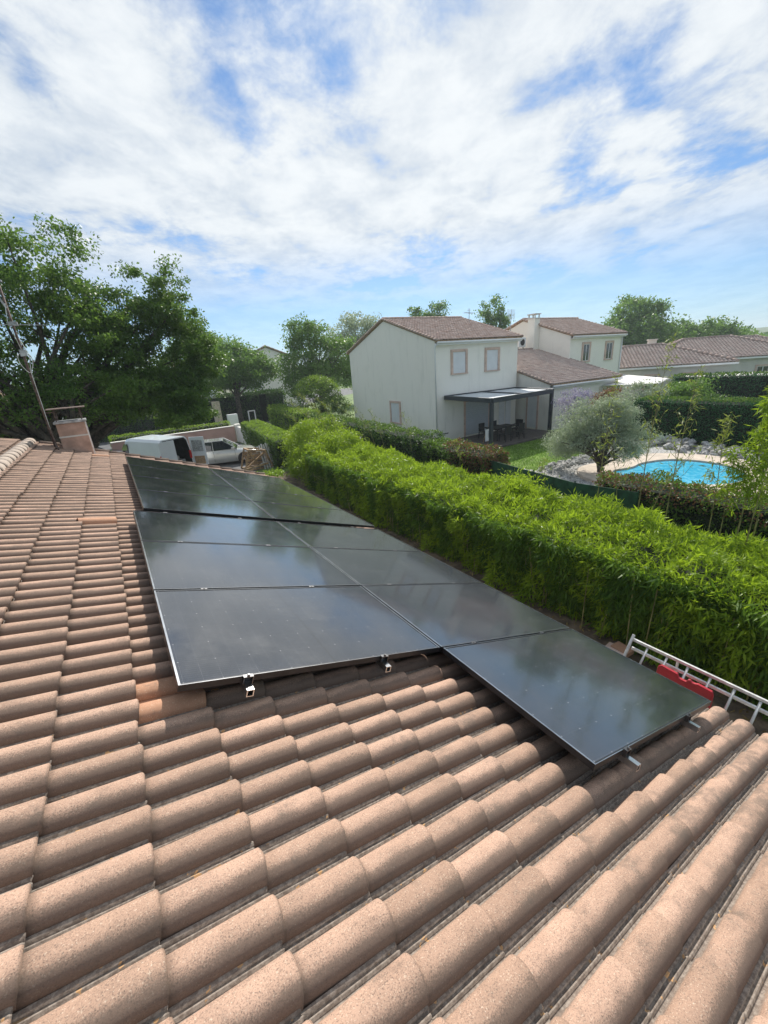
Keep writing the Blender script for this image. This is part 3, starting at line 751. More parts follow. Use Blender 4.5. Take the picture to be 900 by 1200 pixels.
pts = [(-2.68 + 0.10 * math.sin(a) + 0.02 * math.sin(2 * a), 8.95, 2.62 - 0.22 * (1 - math.cos(a)) / 1.2 + 0.3 * 0.1) for a in np.linspace(-0.3, 6.6, 26)]
mb = MB(); mb.tube(pts, 0.006, 5); mb.tube([(-2.67, 8.97, 2.9), (-2.60, 8.96, 2.6), (-2.66, 8.97, 2.3), (-2.665, 8.975, 1.4), (-2.66, 8.97, 0.8)], 0.006, 5); mb.tube([(-2.70, 8.97, 3.5), (-2.75, 8.96, 3.2), (-2.69, 8.96, 2.7)], 0.006, 5)
mb.build('cable', M['cable'], mast, world=True, smooth=True)

# ================================================================== SOLAR PANELS
def panel_glass():
    mt, t, b = new_mat('solar_glass')
    tc = t.new('ShaderNodeTexCoord'); sx = t.new('ShaderNodeSeparateXYZ'); t.put(sx.inputs[0], tc.outputs['Object'])
    x, y = sx.outputs[0], sx.outputs[1]
    W_, H_ = 1.722, 1.134
    def lines(c, pitch, off, wdt):
        fr = t.math('FRACT', t.math('DIVIDE', t.math('ADD', c, off), pitch))
        d = t.math('MULTIPLY', t.math('ABSOLUTE', t.math('SUBTRACT', fr, 0.5)), pitch)
        return t.math('GREATER_THAN', d, pitch / 2 - wdt)
    rows = lines(y, (H_ - 0.036) / 6, -0.018, 0.0014)
    cols = lines(x, (W_ - 0.05) / 18, -0.025, 0.0011)
    bus = lines(y, (H_ - 0.036) / 60, -0.018, 0.00045)
    fr1 = t.math('ABSOLUTE', t.math('SUBTRACT', t.math('FRACT', t.math('DIVIDE', t.math('ADD', y, -0.018), (H_ - 0.036) / 6)), 0.5))
    fr2 = t.math('ABSOLUTE', t.math('SUBTRACT', t.math('FRACT', t.math('DIVIDE', t.math('ADD', x, -0.025), (W_ - 0.05) / 9)), 0.5))
    dia = t.math('GREATER_THAN', t.math('ADD', t.math('MULTIPLY', fr1, 1.0), fr2), 0.972)
    mid = t.math('LESS_THAN', t.math('ABSOLUTE', t.math('SUBTRACT', x, W_ / 2)), 0.004)
    col = t.mix(bus, (0.013, 0.016, 0.022), (0.050, 0.055, 0.062))
    col = t.mix(t.math('MAXIMUM', rows, cols), col, (0.050, 0.053, 0.058))
    col = t.mix(mid, col, (0.002, 0.002, 0.002))
    col = t.mix(dia, col, (0.16, 0.16, 0.165))
    dust = t.noise(tc.outputs['Object'], 2.3, 6, 0.65); wipe = t.noise(tc.outputs['Object'], 9, 5, 0.7, 1.5)
    col = t.mix(t.math('ADD', 0.008, t.smooth(t.math('ADD', t.math('MULTIPLY', dust, 0.7), t.math('MULTIPLY', wipe, 0.3)), 0.45, 0.78, 0, 0.06)), col, (0.42, 0.39, 0.35))
    t.put(b.inputs['Base Color'], col)
    t.put(b.inputs['Roughness'], t.smooth(dust, 0.3, 0.75, 0.14, 0.24)); b.inputs['IOR'].default_value = 1.5; b.inputs['Coat Weight'].default_value = 0.95; b.inputs['Coat Roughness'].default_value = 0.075; b.inputs['Coat IOR'].default_value = 1.45
    return mt
M['solar'] = panel_glass()
M['rim'] = simple('frame_rim_glint', (0.50, 0.51, 0.52), 0.22, metal=1.0, var=0.1, scale=8)  # painted highlight: pale metal stands for the glint along the black frame's top
M['clamp'] = simple('clamp_metal', (0.17, 0.17, 0.175), 0.4, metal=1.0, var=0.1, scale=20)
M['frame'] = simple('black_anodised', (0.035, 0.035, 0.037), 0.35, metal=0.5, var=0.1, scale=20)
def panel(u0, v0, W_, H_, label, clamps, lift=0.0):
    """u0, v0: upper near corner. clamps: u offsets and which of near/far edges carry one"""
    r = empty('solar_panel', rp(u0, v0, -0.035 + lift), label, 'solar panel', 'black solar panels on the near roof')
    r.rotation_euler = (random.gauss(0, 0.0022), PITCH + random.gauss(0, 0.0018), 0)
    mb = MB(); f = 0.011
    mb.box(f, W_ - f, f, H_ - f, 0.027, 0.0325)
    g_ = mb.build('glass', M['solar'], r)
    mb = MB()
    for (a, b_, c_, d_) in ((0, W_, 0, f), (0, W_, H_ - f, H_), (0, f, f, H_ - f), (W_ - f, W_, f, H_ - f)): mb.box(a, b_, c_, d_, 0, 0.035)
    fr_ = mb.build('frame', M['frame'], r)
    mb = MB()
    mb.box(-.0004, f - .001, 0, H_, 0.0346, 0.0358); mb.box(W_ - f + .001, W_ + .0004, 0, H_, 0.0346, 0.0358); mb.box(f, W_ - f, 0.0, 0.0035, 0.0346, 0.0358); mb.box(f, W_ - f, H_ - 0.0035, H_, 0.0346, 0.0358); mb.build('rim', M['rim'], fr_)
    for (uo, edge) in clamps:
        mb = MB()
        if edge == 'mid': mb.box(uo - 0.022, uo + 0.022, H_ - 0.004, H_ + 0.022, 0.0353, 0.038); mb.tube([(uo, H_ + 0.009, 0.038), (uo, H_ + 0.009, 0.042)], 0.006, 6)
        else:
            mb.box(uo - 0.026, uo + 0.026, -0.020, 0.005, 0.0353, 0.039); mb.box(uo - 0.026, uo - 0.022, -0.020, -0.002, -0.004, 0.0353); mb.box(uo + 0.022, uo + 0.026, -0.020, -0.002, -0.004, 0.0353)
            mb.tube([(uo, -0.012, 0.041), (uo, -0.012, 0.050)], 0.008, 6)
        mb.build('clamp', M['clamp'], r)
    return r
H0, PV = 1.134, 1.153
ordn = ['first', 'second', 'third', 'fourth', 'fifth', 'sixth', 'seventh', 'eighth']
for k in range(3):
    cl = [(0.33, 'mid'), (1.21, 'mid')] + ([(0.33, 'end'), (1.21, 'end')] if k == 0 else [])
    panel(-1.722, k * PV, 1.712, H0, ['nearest panel of the ridge side column, its front edge over bare tiles', 'second panel from the front in the column beside the ridge', 'third panel from the front in the ridge side column, reflecting the tree at its corner'][k], cl)
for k in range(4):
    cl = [(0.33, 'mid'), (1.23, 'mid')] + ([(0.33, 'end'), (1.23, 'end')] if k == 0 else [])
    panel(0.004, -PV + k * PV, 1.716, H0, ['panel jutting out nearest to the red board at the eave', 'second panel from the front in the column along the eave', 'third panel from the front in the eave side column', 'fourth panel of the eave side column, just before the step in the rows'][k], cl)
VB = 3 * PV + 0.09
for k in range(4):
    for s, (u0, nm) in enumerate(((-1.613, 'ridge side'), (0.006, 'eave side'))):
        panel(u0, VB + k * 1.127, 1.60 if s == 0 else 1.712, 1.108, '%s panel of the far %s block, counted towards the %s' % (ordn[k], nm, 'white van' if s == 0 else 'wooden pallet'), [(0.36, 'mid'), (1.22, 'mid')] if k < 3 else [], lift=0.012)
def rail(u, v0, v1, label):
    mb = MB(); w_, h_ = 0.038, 0.038
    mb.box(-w_ / 2, w_ / 2, 0, v1 - v0, -0.004, 0); mb.box(-w_ / 2, -w_ / 2 + 0.005, 0, v1 - v0, -h_, -0.004); mb.box(w_ / 2 - 0.005, w_ / 2, 0, v1 - v0, -h_, -0.004)
    mb.box(-w_ / 2 + 0.005, w_ / 2 - 0.005, 0, v1 - v0, -h_, -h_ + 0.004)
    r = empty('mounting_rail', rp(u, v0, -0.0355), label, 'mounting rail', 'aluminium rails under the panels'); r.rotation_euler = (0, PITCH, 0)
    mb.build('profile', M['grey_metal'], r)
    y = 0.35
    while y < v1 - v0:
        mb = MB(); mb.box(-0.015, 0.015, y, y + 0.03, -0.17, -h_); mb.box(-0.02, 0.16, y - 0.002, y + 0.032, -0.178, -0.170); mb.build('roof_hook', M['grey_metal'], r); y += 1.1
rail(-1.392, -0.075, 8.0, 'aluminium rail whose end sticks out at the near ridge side corner of the panels')
rail(-0.512, -0.075, 8.0, 'aluminium rail ending under the middle of the nearest panel')
rail(0.334, -1.235, 8.0, 'silver rail end sticking out at the lower corner of the jutting panel')
rail(1.234, -1.235, 8.0, 'silver rail end nearest the eave and red board')

# ================================================================== LADDER, RED BOARD, RUBBLE
lad = empty('ladder', (2.4, -2.0, -1.3), 'white metal ladder lying on its side along the eave', 'ladder')
A_, B_ = (2.50, -0.20, -1.005), (2.62, -4.6, -1.05)
def lerp3(a, b, t): return tuple(a[i] + (b[i] - a[i]) * t for i in range(3))
def offs(p, dx, dz): return (p[0] + dx, p[1], p[2] + dz)
for dx, dz, y0 in ((0, 0, 0.0), (-0.045, -0.075, 0.02), (-0.215, -0.27, 0.03)):
    a = offs(lerp3(A_, B_, y0 / 4.4), dx, dz); mb = MB(); mb.bar(a, offs(B_, dx, dz), 0.022, 0.03); mb.build('stile', M['white_metal'], lad, world=True, bevel=0.003)
mb = MB(); a = offs(A_, 0.01, 0.055); mb.bar(a, offs(A_, -0.235, -0.30), 0.032, 0.022, up=(0, 1, 0)); mb.build('end_bar', M['white_metal'], lad, world=True, bevel=0.003)
for k in range(20):
    t_ = 0.035 + k * 0.0415
    p = lerp3(A_, B_, t_); mb = MB(); mb.tube([offs(p, -0.01, -0.02), offs(p, -0.20, -0.25)], 0.011, 8); mb.build('rung', M['white_metal'], lad, world=True, smooth=True)
mb = MB()
for y in (-0.6, -2.2, -4.0): mb.bar((2.08, y, -1.36), (2.62, y, -1.36), 0.03); mb.bar((2.60, y, -1.38), (2.60, y, -1.06), 0.02)
mb.build('support_bracket', M['white_metal'], lad, world=True)
red = empty('barrier_board', (2.27, -0.8, -1.35), 'red plastic board with notched top tucked between ladder and roof edge', 'barrier board')
prof = [(-1.03, -1.36), (-1.03, -1.10), (-1.015, -1.055), (-0.90, -1.05), (-0.885, -1.062), (-0.86, -1.062), (-0.845, -1.048), (-0.83, -1.05), (-0.815, -1.085), (-0.755, -1.085), (-0.74, -1.048), (-0.60, -1.04), (-0.575, -1.07), (-0.56, -1.36)]
prof = [(y_ + 0.02, z_ + 0.075) for y_, z_ in prof]
mb = MB(); mb.prism(prof, 2.255, 2.285, 'x'); mb.build('board', M['red'], red, world=True, bevel=0.006)
mb = MB()
for y in (-0.98, -0.80, -0.62): mb.box(2.235, 2.256, y - 0.012, y + 0.012, -1.34, -1.09)
mb.box(2.240, 2.256, -1.01, -0.57, -1.14, -1.115); mb.build('rib', M['red'], red, world=True, bevel=0.004)
pile = empty('brick_stack', (4.35, 0.95, G), 'small stack of clay bricks on the soil by the bamboo foot', 'bricks')
for k in range(7):
    mb = MB(); x = -0.25 + (k % 3) * 0.24; z = (k // 3) * 0.09; mb.box(x, x + 0.22, -0.12 - 0.02 * k, 0.16 - 0.02 * k, z, z + 0.085); b_ = mb.build('brick', M['tile_new'] if k % 2 else M['surround'], pile, bevel=0.006); b_.rotation_euler = (0, 0, rr.uniform(-.12, .12))

# ================================================================== HOUSES
EA, EB = R(4.0), R(4.0)
def window(parent, x0, x1, z0, z1, face_y=0.0, axis='x', frame=0.15, shutter=True, side=1, label=None, flat=0.0):
    """window on a wall; axis x: wall runs along x facing -y; axis y: wall runs along y facing -x"""
    fr = MB()
    def bx(mb, a0, a1, d0, d1, c0, c1):
        if axis == 'x': mb.box(a0, a1, face_y - d1, face_y - d0, c0, c1)
        else: mb.box(face_y - d1, face_y - d0, a0, a1, c0, c1)
    bx(fr, x0 - frame, x0, -0.02, 0.075, z0 - 0.02, z1 + frame); bx(fr, x1, x1 + frame, -0.02, 0.075, z0 - 0.02, z1 + frame)
    bx(fr, x0, x1, -0.02, 0.073, z1, z1 + frame)
    w_ = fr.build('window', M['surround'], parent)
    sl_ = MB(); bx(sl_, x0 - frame - 0.02, x1 + frame + 0.02, -0.02, 0.105, z0 - 0.09, z0 - 0.021); sl_.build('sill', M['surround'], w_)
    if shutter:
        sh = MB(); nsl = max(6, int((z1 - z0) / 0.12))
        for k in range(nsl):
            c = z0 + (z1 - z0) * k / nsl; bx(sh, x0, x1, 0.004, 0.022 + 0.004 * (k % 2), c - 0.015, c + (z1 - z0) / nsl - 0.019)
        sh.build('shutter', M['shutter'], w_)
    else:
        gl = MB(); bx(gl, x0 + 0.04, x1 - 0.04, 0.004, 0.012, z0 + 0.03, z1 - 0.04); gl.build('pane', M['glass_dark'], w_)
        wf = MB(); mid = (x0 + x1) / 2
        for a, b_ in ((x0, x0 + 0.05), (mid - 0.03, mid + 0.03), (x1 - 0.05, x1)): bx(wf, a, b_, 0.003, 0.035, z0 - 0.02, z1)
        bx(wf, x0 + 0.05, mid - 0.03, 0.003, 0.033, z1 - 0.05, z1); bx(wf, mid + 0.03, x1 - 0.05, 0.003, 0.033, z1 - 0.05, z1)
        wf.build('sash', M['white'], w_)
    return w_

def pitched(parent, x0, x1, y0, y1, z_eave, ridge_y, slope, mat, tpl, eu=0.33, ev=0.21, over=0.28, verge=0.12, back=True, front_only_to=None):
    """gable roof with ridge along local x, laid as rows of clay tiles on a boarded deck"""
    zr_ = z_eave + (ridge_y - y0) * slope
    a = math.atan(slope); ca, sa = math.cos(a), math.sin(a)
    deckm = MB()
    yf = y0 - over; zf = z_eave - over * slope
    def slab(ya, za, yb, zb, t=0.09): deckm.prism([(ya, za - t), (yb, zb - t), (yb, zb), (ya, za)], x0 - verge, x1 + verge, 'x')
    slab(yf, zf, ridge_y - 0.001, zr_)
    yb = y1 + over; zb = zr_ - (yb - ridge_y) * slope
    if back: slab(yb, zb, ridge_y + 0.001, zr_)
    roof = deckm.build('roof', M['wood'], parent)
    L = math.hypot(ridge_y - yf, zr_ - zf); nu = int(math.ceil(L / eu)); W_ = x1 - x0 + 2 * verge; nv = int(W_ / ev); ev2 = W_ / nv; eu2 = L / nu
    uf = Vector((0, -ca, -sa)); nf = Vector((0, -sa, ca)); top = Vector((x0 - verge, ridge_y, zr_)) + nf * 0.03
    o = tile_field('tile', roof, top, uf, Vector((1, 0, 0)), nf, [(i, j) for i in range(nu) for j in range(nv)], mat, tpl, eu2, ev2, jit=2.0, seed=nu)
    if back:
        L2 = math.hypot(yb - ridge_y, zr_ - zb); nu2 = int(math.ceil(L2 / eu)); ub = Vector((0, ca, -sa)); nb_ = Vector((0, sa, ca))
        tile_field('tile', roof, Vector((x1 + verge, ridge_y, zr_)) + nb_ * 0.03, ub, Vector((-1, 0, 0)), nb_, [(i, j) for i in range(nu2) for j in range(nv)], mat, tpl, L2 / nu2, ev2, jit=2.0, seed=nu + 1)
    mb = MB(); x = x0 - verge
    while x < x1 + verge: mb.tube([(x, ridge_y, zr_ + 0.045), (x + 0.36, ridge_y, zr_ + 0.055)], [0.105, 0.12], 8); x += 0.34
    mb.build('ridge_tile', mat, roof, smooth=True)
    # verge tiles down both gable edges
    for xs in (x0 - verge - 0.02, x1 + verge + 0.02):
        mb = MB()
        for k in range(nu):
            p0 = Vector((xs, ridge_y, zr_)) + uf * eu2 * k + nf * 0.03; p1 = p0 + uf * (eu2 + 0.02) + nf * 0.02; mb.tube([p0, p1], [0.075, 0.085], 7)
        if back:
            for k in range(nu2):
                p0 = Vector((xs, ridge_y, zr_)) + ub * (L2 / nu2) * k + nb_ * 0.03; p1 = p0 + ub * (L2 / nu2 + 0.02) + nb_ * 0.02; mb.tube([p0, p1], [0.075, 0.085], 7)
        mb.build('verge_tile', mat, roof, smooth=True)
    # gutter and fascia on the front eave
    mb = MB(); mb.box(x0 - verge, x1 + verge, yf + 0.0, yf + 0.03, zf - 0.26, zf - 0.092)
    mb.box(x0 - verge, x1 + verge, yf + 0.03, y0 - 0.002, zf - 0.26, zf - 0.235); mb.build('fascia', M['white'], roof)
    mb = MB(); mb.tube([(x0 - verge, yf - 0.065, zf - 0.12), (x1 + verge, yf - 0.065, zf - 0.13)], 0.065, 8); mb.build('gutter', M['white'], roof, smooth=True)
    return zr_, roof

tpl_far = tile_template(5, L=0.36, thick=0.022, h=0.042, w=0.155, pitch=0.21, rise=0.018, lip=False)
M['tile_far'] = tile_mat('weathered_roof_tile', None, (0.60, 0.40, 0.32), (0.78, 0.60, 0.51), scale=0.35, grime_shade=0.35)
M['tile_far2'] = tile_mat('dark_roof_tile', None, (0.62, 0.45, 0.385), (0.76, 0.61, 0.53), scale=0.35, grime_shade=0.45)

# --- the house with the pergola
h1 = empty('stucco_house', (15.75, 18.55, G), 'two storey cream house with a bare gable and two shuttered windows above the pergola', 'house', rz=-EA)
H1W, H1D, EZ = 6.95, 12.2, 6.20
RY = H1D / 2; SL = 0.295
mb = MB(); mb.prism([(0, 0), (H1D, 0), (H1D, EZ - 0.12), (RY, EZ + RY * SL - 0.12), (0, EZ - 0.12)], 0, H1W, 'x'); mb.build('wall', M['render'], h1)
pitched(h1, 0, H1W, 0, H1D, EZ, RY, SL, M['tile_far'], tpl_far, over=0.30, verge=0.06)
window(h1, 1.33, 2.35, 4.17, 5.42); window(h1, 4.12, 5.12, 4.17, 5.42)
window(h1, 4.45, 5.65, 0.9, 2.28, axis='y', shutter=True)
mb = MB(); mb.tube([(-0.045, -0.18, EZ - 0.25), (-0.045, -0.06, EZ - 0.5), (-0.045, -0.06, 0.1)], 0.045, 8); mb.build('downpipe', M['white'], h1, smooth=True)
# openings under the pergola
dm = MB(); nsl = 16
for k in range(nsl): dm.box(2.35, 4.35, -0.035 - 0.005 * (k % 2), 0.0, 0.13 + k * 0.135, 0.13 + (k + 1) * 0.135 - 0.008)
dd_ = dm.build('shutter_door', simple('grey_shutter', (0.50, 0.53, 0.56), 0.6, var=0.03), h1)
mb = MB(); mb.box(2.22, 2.348, -0.06, 0.01, 0.0, 2.42); mb.box(4.352, 4.48, -0.06, 0.01, 0.0, 2.42); mb.box(2.35, 4.35, -0.06, 0.01, 2.30, 2.42); mb.build('door_surround', M['surround'], h1)
mb = MB()
for x in (5.35, 5.95): mb.box(x, x + 0.5, -0.04, 0.0, 0.13, 2.2)
mb.build('side_shutter', M['shutter'], h1)
mb = MB(); mb.box(-0.0, 0.9, -0.035, 0.0, 0.45, 0.50); mb.build('wall_strip', M['anthracite'], h1)
aer = empty('rooftop_aerial', (22.3, 22.3, 2.0), 'thin television aerial rising above the ridge of the pergola house', 'antenna')
mb = MB(); mb.tube([(22.3, 22.3, 3.6), (22.3, 22.3, 5.45)], 0.022, 6); mb.bar((21.75, 22.2, 5.15), (22.85, 22.4, 5.15), 0.03)
for k in range(6): x = 21.8 + k * 0.2; mb.bar((x, 22.05 + k * .03, 5.15), (x, 22.45 + k * .03, 5.15), 0.014)
mb.bar((22.1, 22.3, 5.33), (22.5, 22.3, 5.33), 0.02); mb.build('mast', M['zinc'], aer, world=True)

# --- the attached house: low wing and two storey block
h2 = empty('stucco_house', (22.85, 15.45, G), 'rendered house with a low tiled wing, tall square chimney and two storey block beyond', 'house', rz=-R(3.0))
WE = 3.10
mb = MB(); mb.prism([(0, 0), (14.5, 0), (14.5, WE - 0.12), (7.4, WE + 7.4 * 0.3 - 0.12), (0, WE - 0.12)], 0.0, 7.3, 'x'); mb.build('wall', M['render'], h2)
pitched(h2, 0, 7.3, 0, 14.5, WE, 7.4, 0.30, M['tile_far2'], tpl_far, over=0.28, verge=0.10)
mb = MB(); mb.box(-0.035, 0, 0.95, 1.75, 0.13, 2.25); mb.build('shutter_door', M['shutter'], h2)
mb = MB(); mb.box(-0.055, 0, 0.83, 0.948, 0.0, 2.37); mb.box(-0.055, 0, 1.752, 1.87, 0.0, 2.37); mb.box(-0.055, 0, 0.95, 1.75, 2.252, 2.37); mb.build('door_surround', M['surround'], h2)
BX, BY = 7.32, 4.15
mb = MB(); mb.prism([(BY, 0), (BY + 9.8, 0), (BY + 9.8, 6.24 - 0.12), (BY + 4.9, 6.24 + 4.9 * 0.33 - 0.12), (BY, 6.24 - 0.12)], BX, BX + 7.0, 'x'); mb.build('wall', M['render'], h2)
zb_ = pitched(h2, BX, BX + 7.0, BY, BY + 9.8, 6.24, BY + 4.9, 0.33, M['tile_far'], tpl_far, over=0.28, verge=0.08)
for (a, b_) in ((1.65, 2.45), (4.75, 5.6)):
    window(h2, BX + a, BX + b_, 4.15, 5.45, face_y=BY, shutter=False)
mb = MB(); mb.tube([(BX + 6.9, BY - 0.07, 6.0), (BX + 6.9, BY - 0.07, 0.1)], 0.05, 6); mb.build('downpipe', M['white'], h2, smooth=True)
mb = MB(); mb.box(BX - 0.62, BX - 0.003, BY + 3.1, BY + 3.85, 2.0, 7.75); chm = mb.build('chimney', M['render'], h2, bevel=0.02)
mb = MB(); mb.box(BX - 0.66, BX + 0.037, BY + 3.06, BY + 3.89, 7.752, 7.82)
for x in (BX - 0.6, BX - 0.1):
    for y in (BY + 3.12, BY + 3.75): mb.box(x, x + 0.08, y, y + 0.08, 7.82, 8.08)
mb.box(BX - 0.68, BX + 0.057, BY + 3.04, BY + 3.91, 8.08, 8.15); mb.build('chimney_cap', M['render2'], chm)
aer = bpy.data.objects.new('rooftop_aerial', None); C.objects.link(aer); aer.location = (29.6, 24.6, 1.5); tag(aer, 'comb shaped television aerial beside the tall square chimney', 'antenna')
mb = MB(); mb.tube([(29.6, 24.6, 1.7), (29.6, 24.6, 5.75)], 0.03, 6); mb.bar((29.1, 24.5, 5.3), (30.1, 24.7, 5.3), 0.04)
for k in range(7): x = 29.1 + k * 0.16; mb.bar((x, 24.6, 4.95), (x, 24.6, 5.75), 0.018)
mb.build('mast', M['zinc'], aer, world=True)
ac = empty('air_conditioner', (29.2, 22.9, 2.2), 'white air conditioning unit on the wall left of the square chimney', 'air conditioner')
mb = MB(); mb.box(-0.75, 0.15, -0.2, 0.2, 0.4, 1.15); mb.build('casing', M['white'], ac, bevel=0.03)
mb = MB(); mb.tube([(-0.3, -0.205, 0.78), (-0.3, -0.23, 0.78)], 0.27, 16); mb.bar((-0.6, 0, 0.39), (-0.6, 0, 0.0), 0.05); mb.bar((0.05, 0, 0.39), (0.05, 0, 0.0), 0.05); mb.build('fan_grille', M['black'], ac)

# --- pergola, deck, terrace furniture
pg = empty('pergola', (18.3, 16.0, G), 'flat topped anthracite pergola with a pale slatted roof against the cream house', 'pergola')
PF, PR, PL, PK = Vector((15.75, 13.95, 0)), Vector((21.55, 14.25, 0)), Vector((16.35, 18.47, 0)), Vector((22.5, 18.05, 0)); PT = -0.12
for p in (PF + Vector((0.08, 0.08, 0)), PR + Vector((-0.08, 0.08, 0))):
    mb = MB(); mb.box(p.x - 0.09, p.x + 0.09, p.y - 0.09, p.y + 0.09, G, PT - 0.26); mb.build('post', M['anthracite'], pg, world=True, bevel=0.01)
for a, b_ in ((PF, PR), (PR, PK), (PK, PL), (PL, PF)):
    mb = MB(); a2 = a + Vector((0, 0, PT - 0.13)); b2 = b_ + Vector((0, 0, PT - 0.13)); d_ = (b2 - a2).normalized() * 0.063; mb.bar(a2 + d_, b2 - d_, 0.12, 0.262); mb.build('beam', M['anthracite'], pg, world=True, bevel=0.01)
nl = 22
for k in range(nl):
    t0, t1 = (k + 0.06) / nl, (k + 0.94) / nl
    a0 = PF.lerp(PR, 0.012 + 0.976 * t0); a1 = PF.lerp(PR, 0.012 + 0.976 * t1); c0 = PL.lerp(PK, 0.012 + 0.976 * t0); c1 = PL.lerp(PK, 0.012 + 0.976 * t1)
    q = [a0.lerp(c0, 0.018), a1.lerp(c1, 0.018), a1.lerp(c1, 0.982), a0.lerp(c0, 0.982)]
    mb = MB(); mb.add([(p.x, p.y, PT - z_) for z_ in (0.10, 0.07) for p in q], [(0, 3, 2, 1), (4, 5, 6, 7), (0, 1, 5, 4), (1, 2, 6, 5), (2, 3, 7, 6), (3, 0, 4, 7)]); mb.build('slat', M['pergola_top'], pg, world=True)
mb = MB(); mid_a, mid_b = PF.lerp(PR, 0.5), PL.lerp(PK, 0.5); mb.bar((mid_a.x, mid_a.y + .07, PT - 0.03), (mid_b.x, mid_b.y - .07, PT - 0.03), 0.10, 0.06); mb.build('centre_beam', M['anthracite'], pg, world=True)
dk = empty('decking', (18.8, 16.2, G), 'dark timber deck under the pergola', 'deck')
nb_ = 26
for k in range(nb_):
    y0 = 14.0 + k * 0.152; mb = MB(); mb.box(15.6, 22.4, y0, y0 + 0.143, G + 0.02, G + 0.12); mb.build('plank', M['deck'], dk, world=True)
def chair(loc, rz, label):
    c = empty('garden_chair', loc, label, 'chair', 'black garden chairs at the terrace table', rz)
    mb = MB(); mb.box(-.25, .25, -.25, .25, .40, .45); mb.build('seat', M['black'], c, bevel=0.01)
    mb = MB(); mb.box(-.25, .25, .20, .25, .47, .95); mb.build('backrest', M['black'], c, bevel=0.01)
    for sx in (-1, 1):
        for sy in (-1, 1): mb = MB(); mb.bar((sx * .22, sy * .22, .40), (sx * .24, sy * .25, 0), .035); mb.build('leg', M['black'], c)
        mb = MB(); mb.bar((sx * .26, -.22, .65), (sx * .26, .23, .65), .04); mb.build('armrest', M['black'], c)
    return c
tb = empty('garden_table', (18.6, 15.7, G + 0.12), 'dark garden table in the middle of the pergola terrace', 'table')
mb = MB(); mb.box(-.95, .95, -.5, .5, .71, .75); mb.build('tabletop', M['black'], tb, bevel=0.008)
for sx in (-1, 1):
    for sy in (-1, 1): mb = MB(); mb.bar((sx * .85, sy * .42, .70), (sx * .88, sy * .44, 0), .06); mb.build('leg', M['black'], tb)
for x, y, rz_c, lb in ((17.95, 14.85, math.pi, 'black garden chair at the near left corner of the table'), (19.15, 14.85, math.pi, 'black garden chair at the near right corner of the table'), (17.95, 16.55, 0, 'black garden chair behind the left half of the table'), (19.1, 16.55, 0.1, 'black garden chair behind the right half of the table'), (20.2, 15.8, -1.4, 'black garden chair at the right head of the table')): chair((x, y, G + 0.12), rz_c, lb)
sg = empty('easel_board', (16.9, 15.2, G + 0.12), 'small white board with a grey figure standing by the pergola post', 'board')
mb = MB(); mb.box(-.28, .28, -.01, .01, .15, .85); mb.build('panel', M['white'], sg); mb = MB(); mb.bar((-.2, .02, .8), (-.2, .25, 0), .03); mb.bar((.2, .02, .8), (.2, .25, 0), .03); mb.build('leg', M['wood'], sg)
mb = MB(); mb.box(-.04, .05, -.016, -.0105, .35, .62); mb.tube([(0.0, -.0105, .68), (0.0, -.016, .68)], .06, 10); mb.build('figure', M['zinc'], sg)

# white canvas canopy in the next garden
cn = empty('shade_canopy', (30.0, 12.2, G), 'white canvas shade canopy stretched beyond the clipped hedge', 'canopy')
q = [(28.2, 15.0, -0.50), (32.8, 16.0, -0.05), (33.4, 12.9, -0.42), (29.6, 11.9, -0.50)]
vs = []
for a in range(9):
    for b_ in range(9):
        s_, t_ = a / 8, b_ / 8; p = Vector(q[0]).lerp(Vector(q[1]), s_).lerp(Vector(q[3]).lerp(Vector(q[2]), s_), t_); p.z -= 0.16 * math.sin(math.pi * s_) * math.sin(math.pi * t_); vs.append(p)
mb = MB(); mb.add(vs, [(a * 9 + b_, a * 9 + b_ + 1, (a + 1) * 9 + b_ + 1, (a + 1) * 9 + b_) for a in range(8) for b_ in range(8)])
c_ = mb.build('canvas', M['canopy'], cn, world=True, smooth=True); md = c_.modifiers.new('t', 'SOLIDIFY'); md.thickness = 0.02
for p in q: mb = MB(); mb.tube([(p[0], p[1], G), (p[0], p[1], p[2] + 0.04)], 0.035, 8); mb.build('pole', M['white_metal'], cn, world=True)

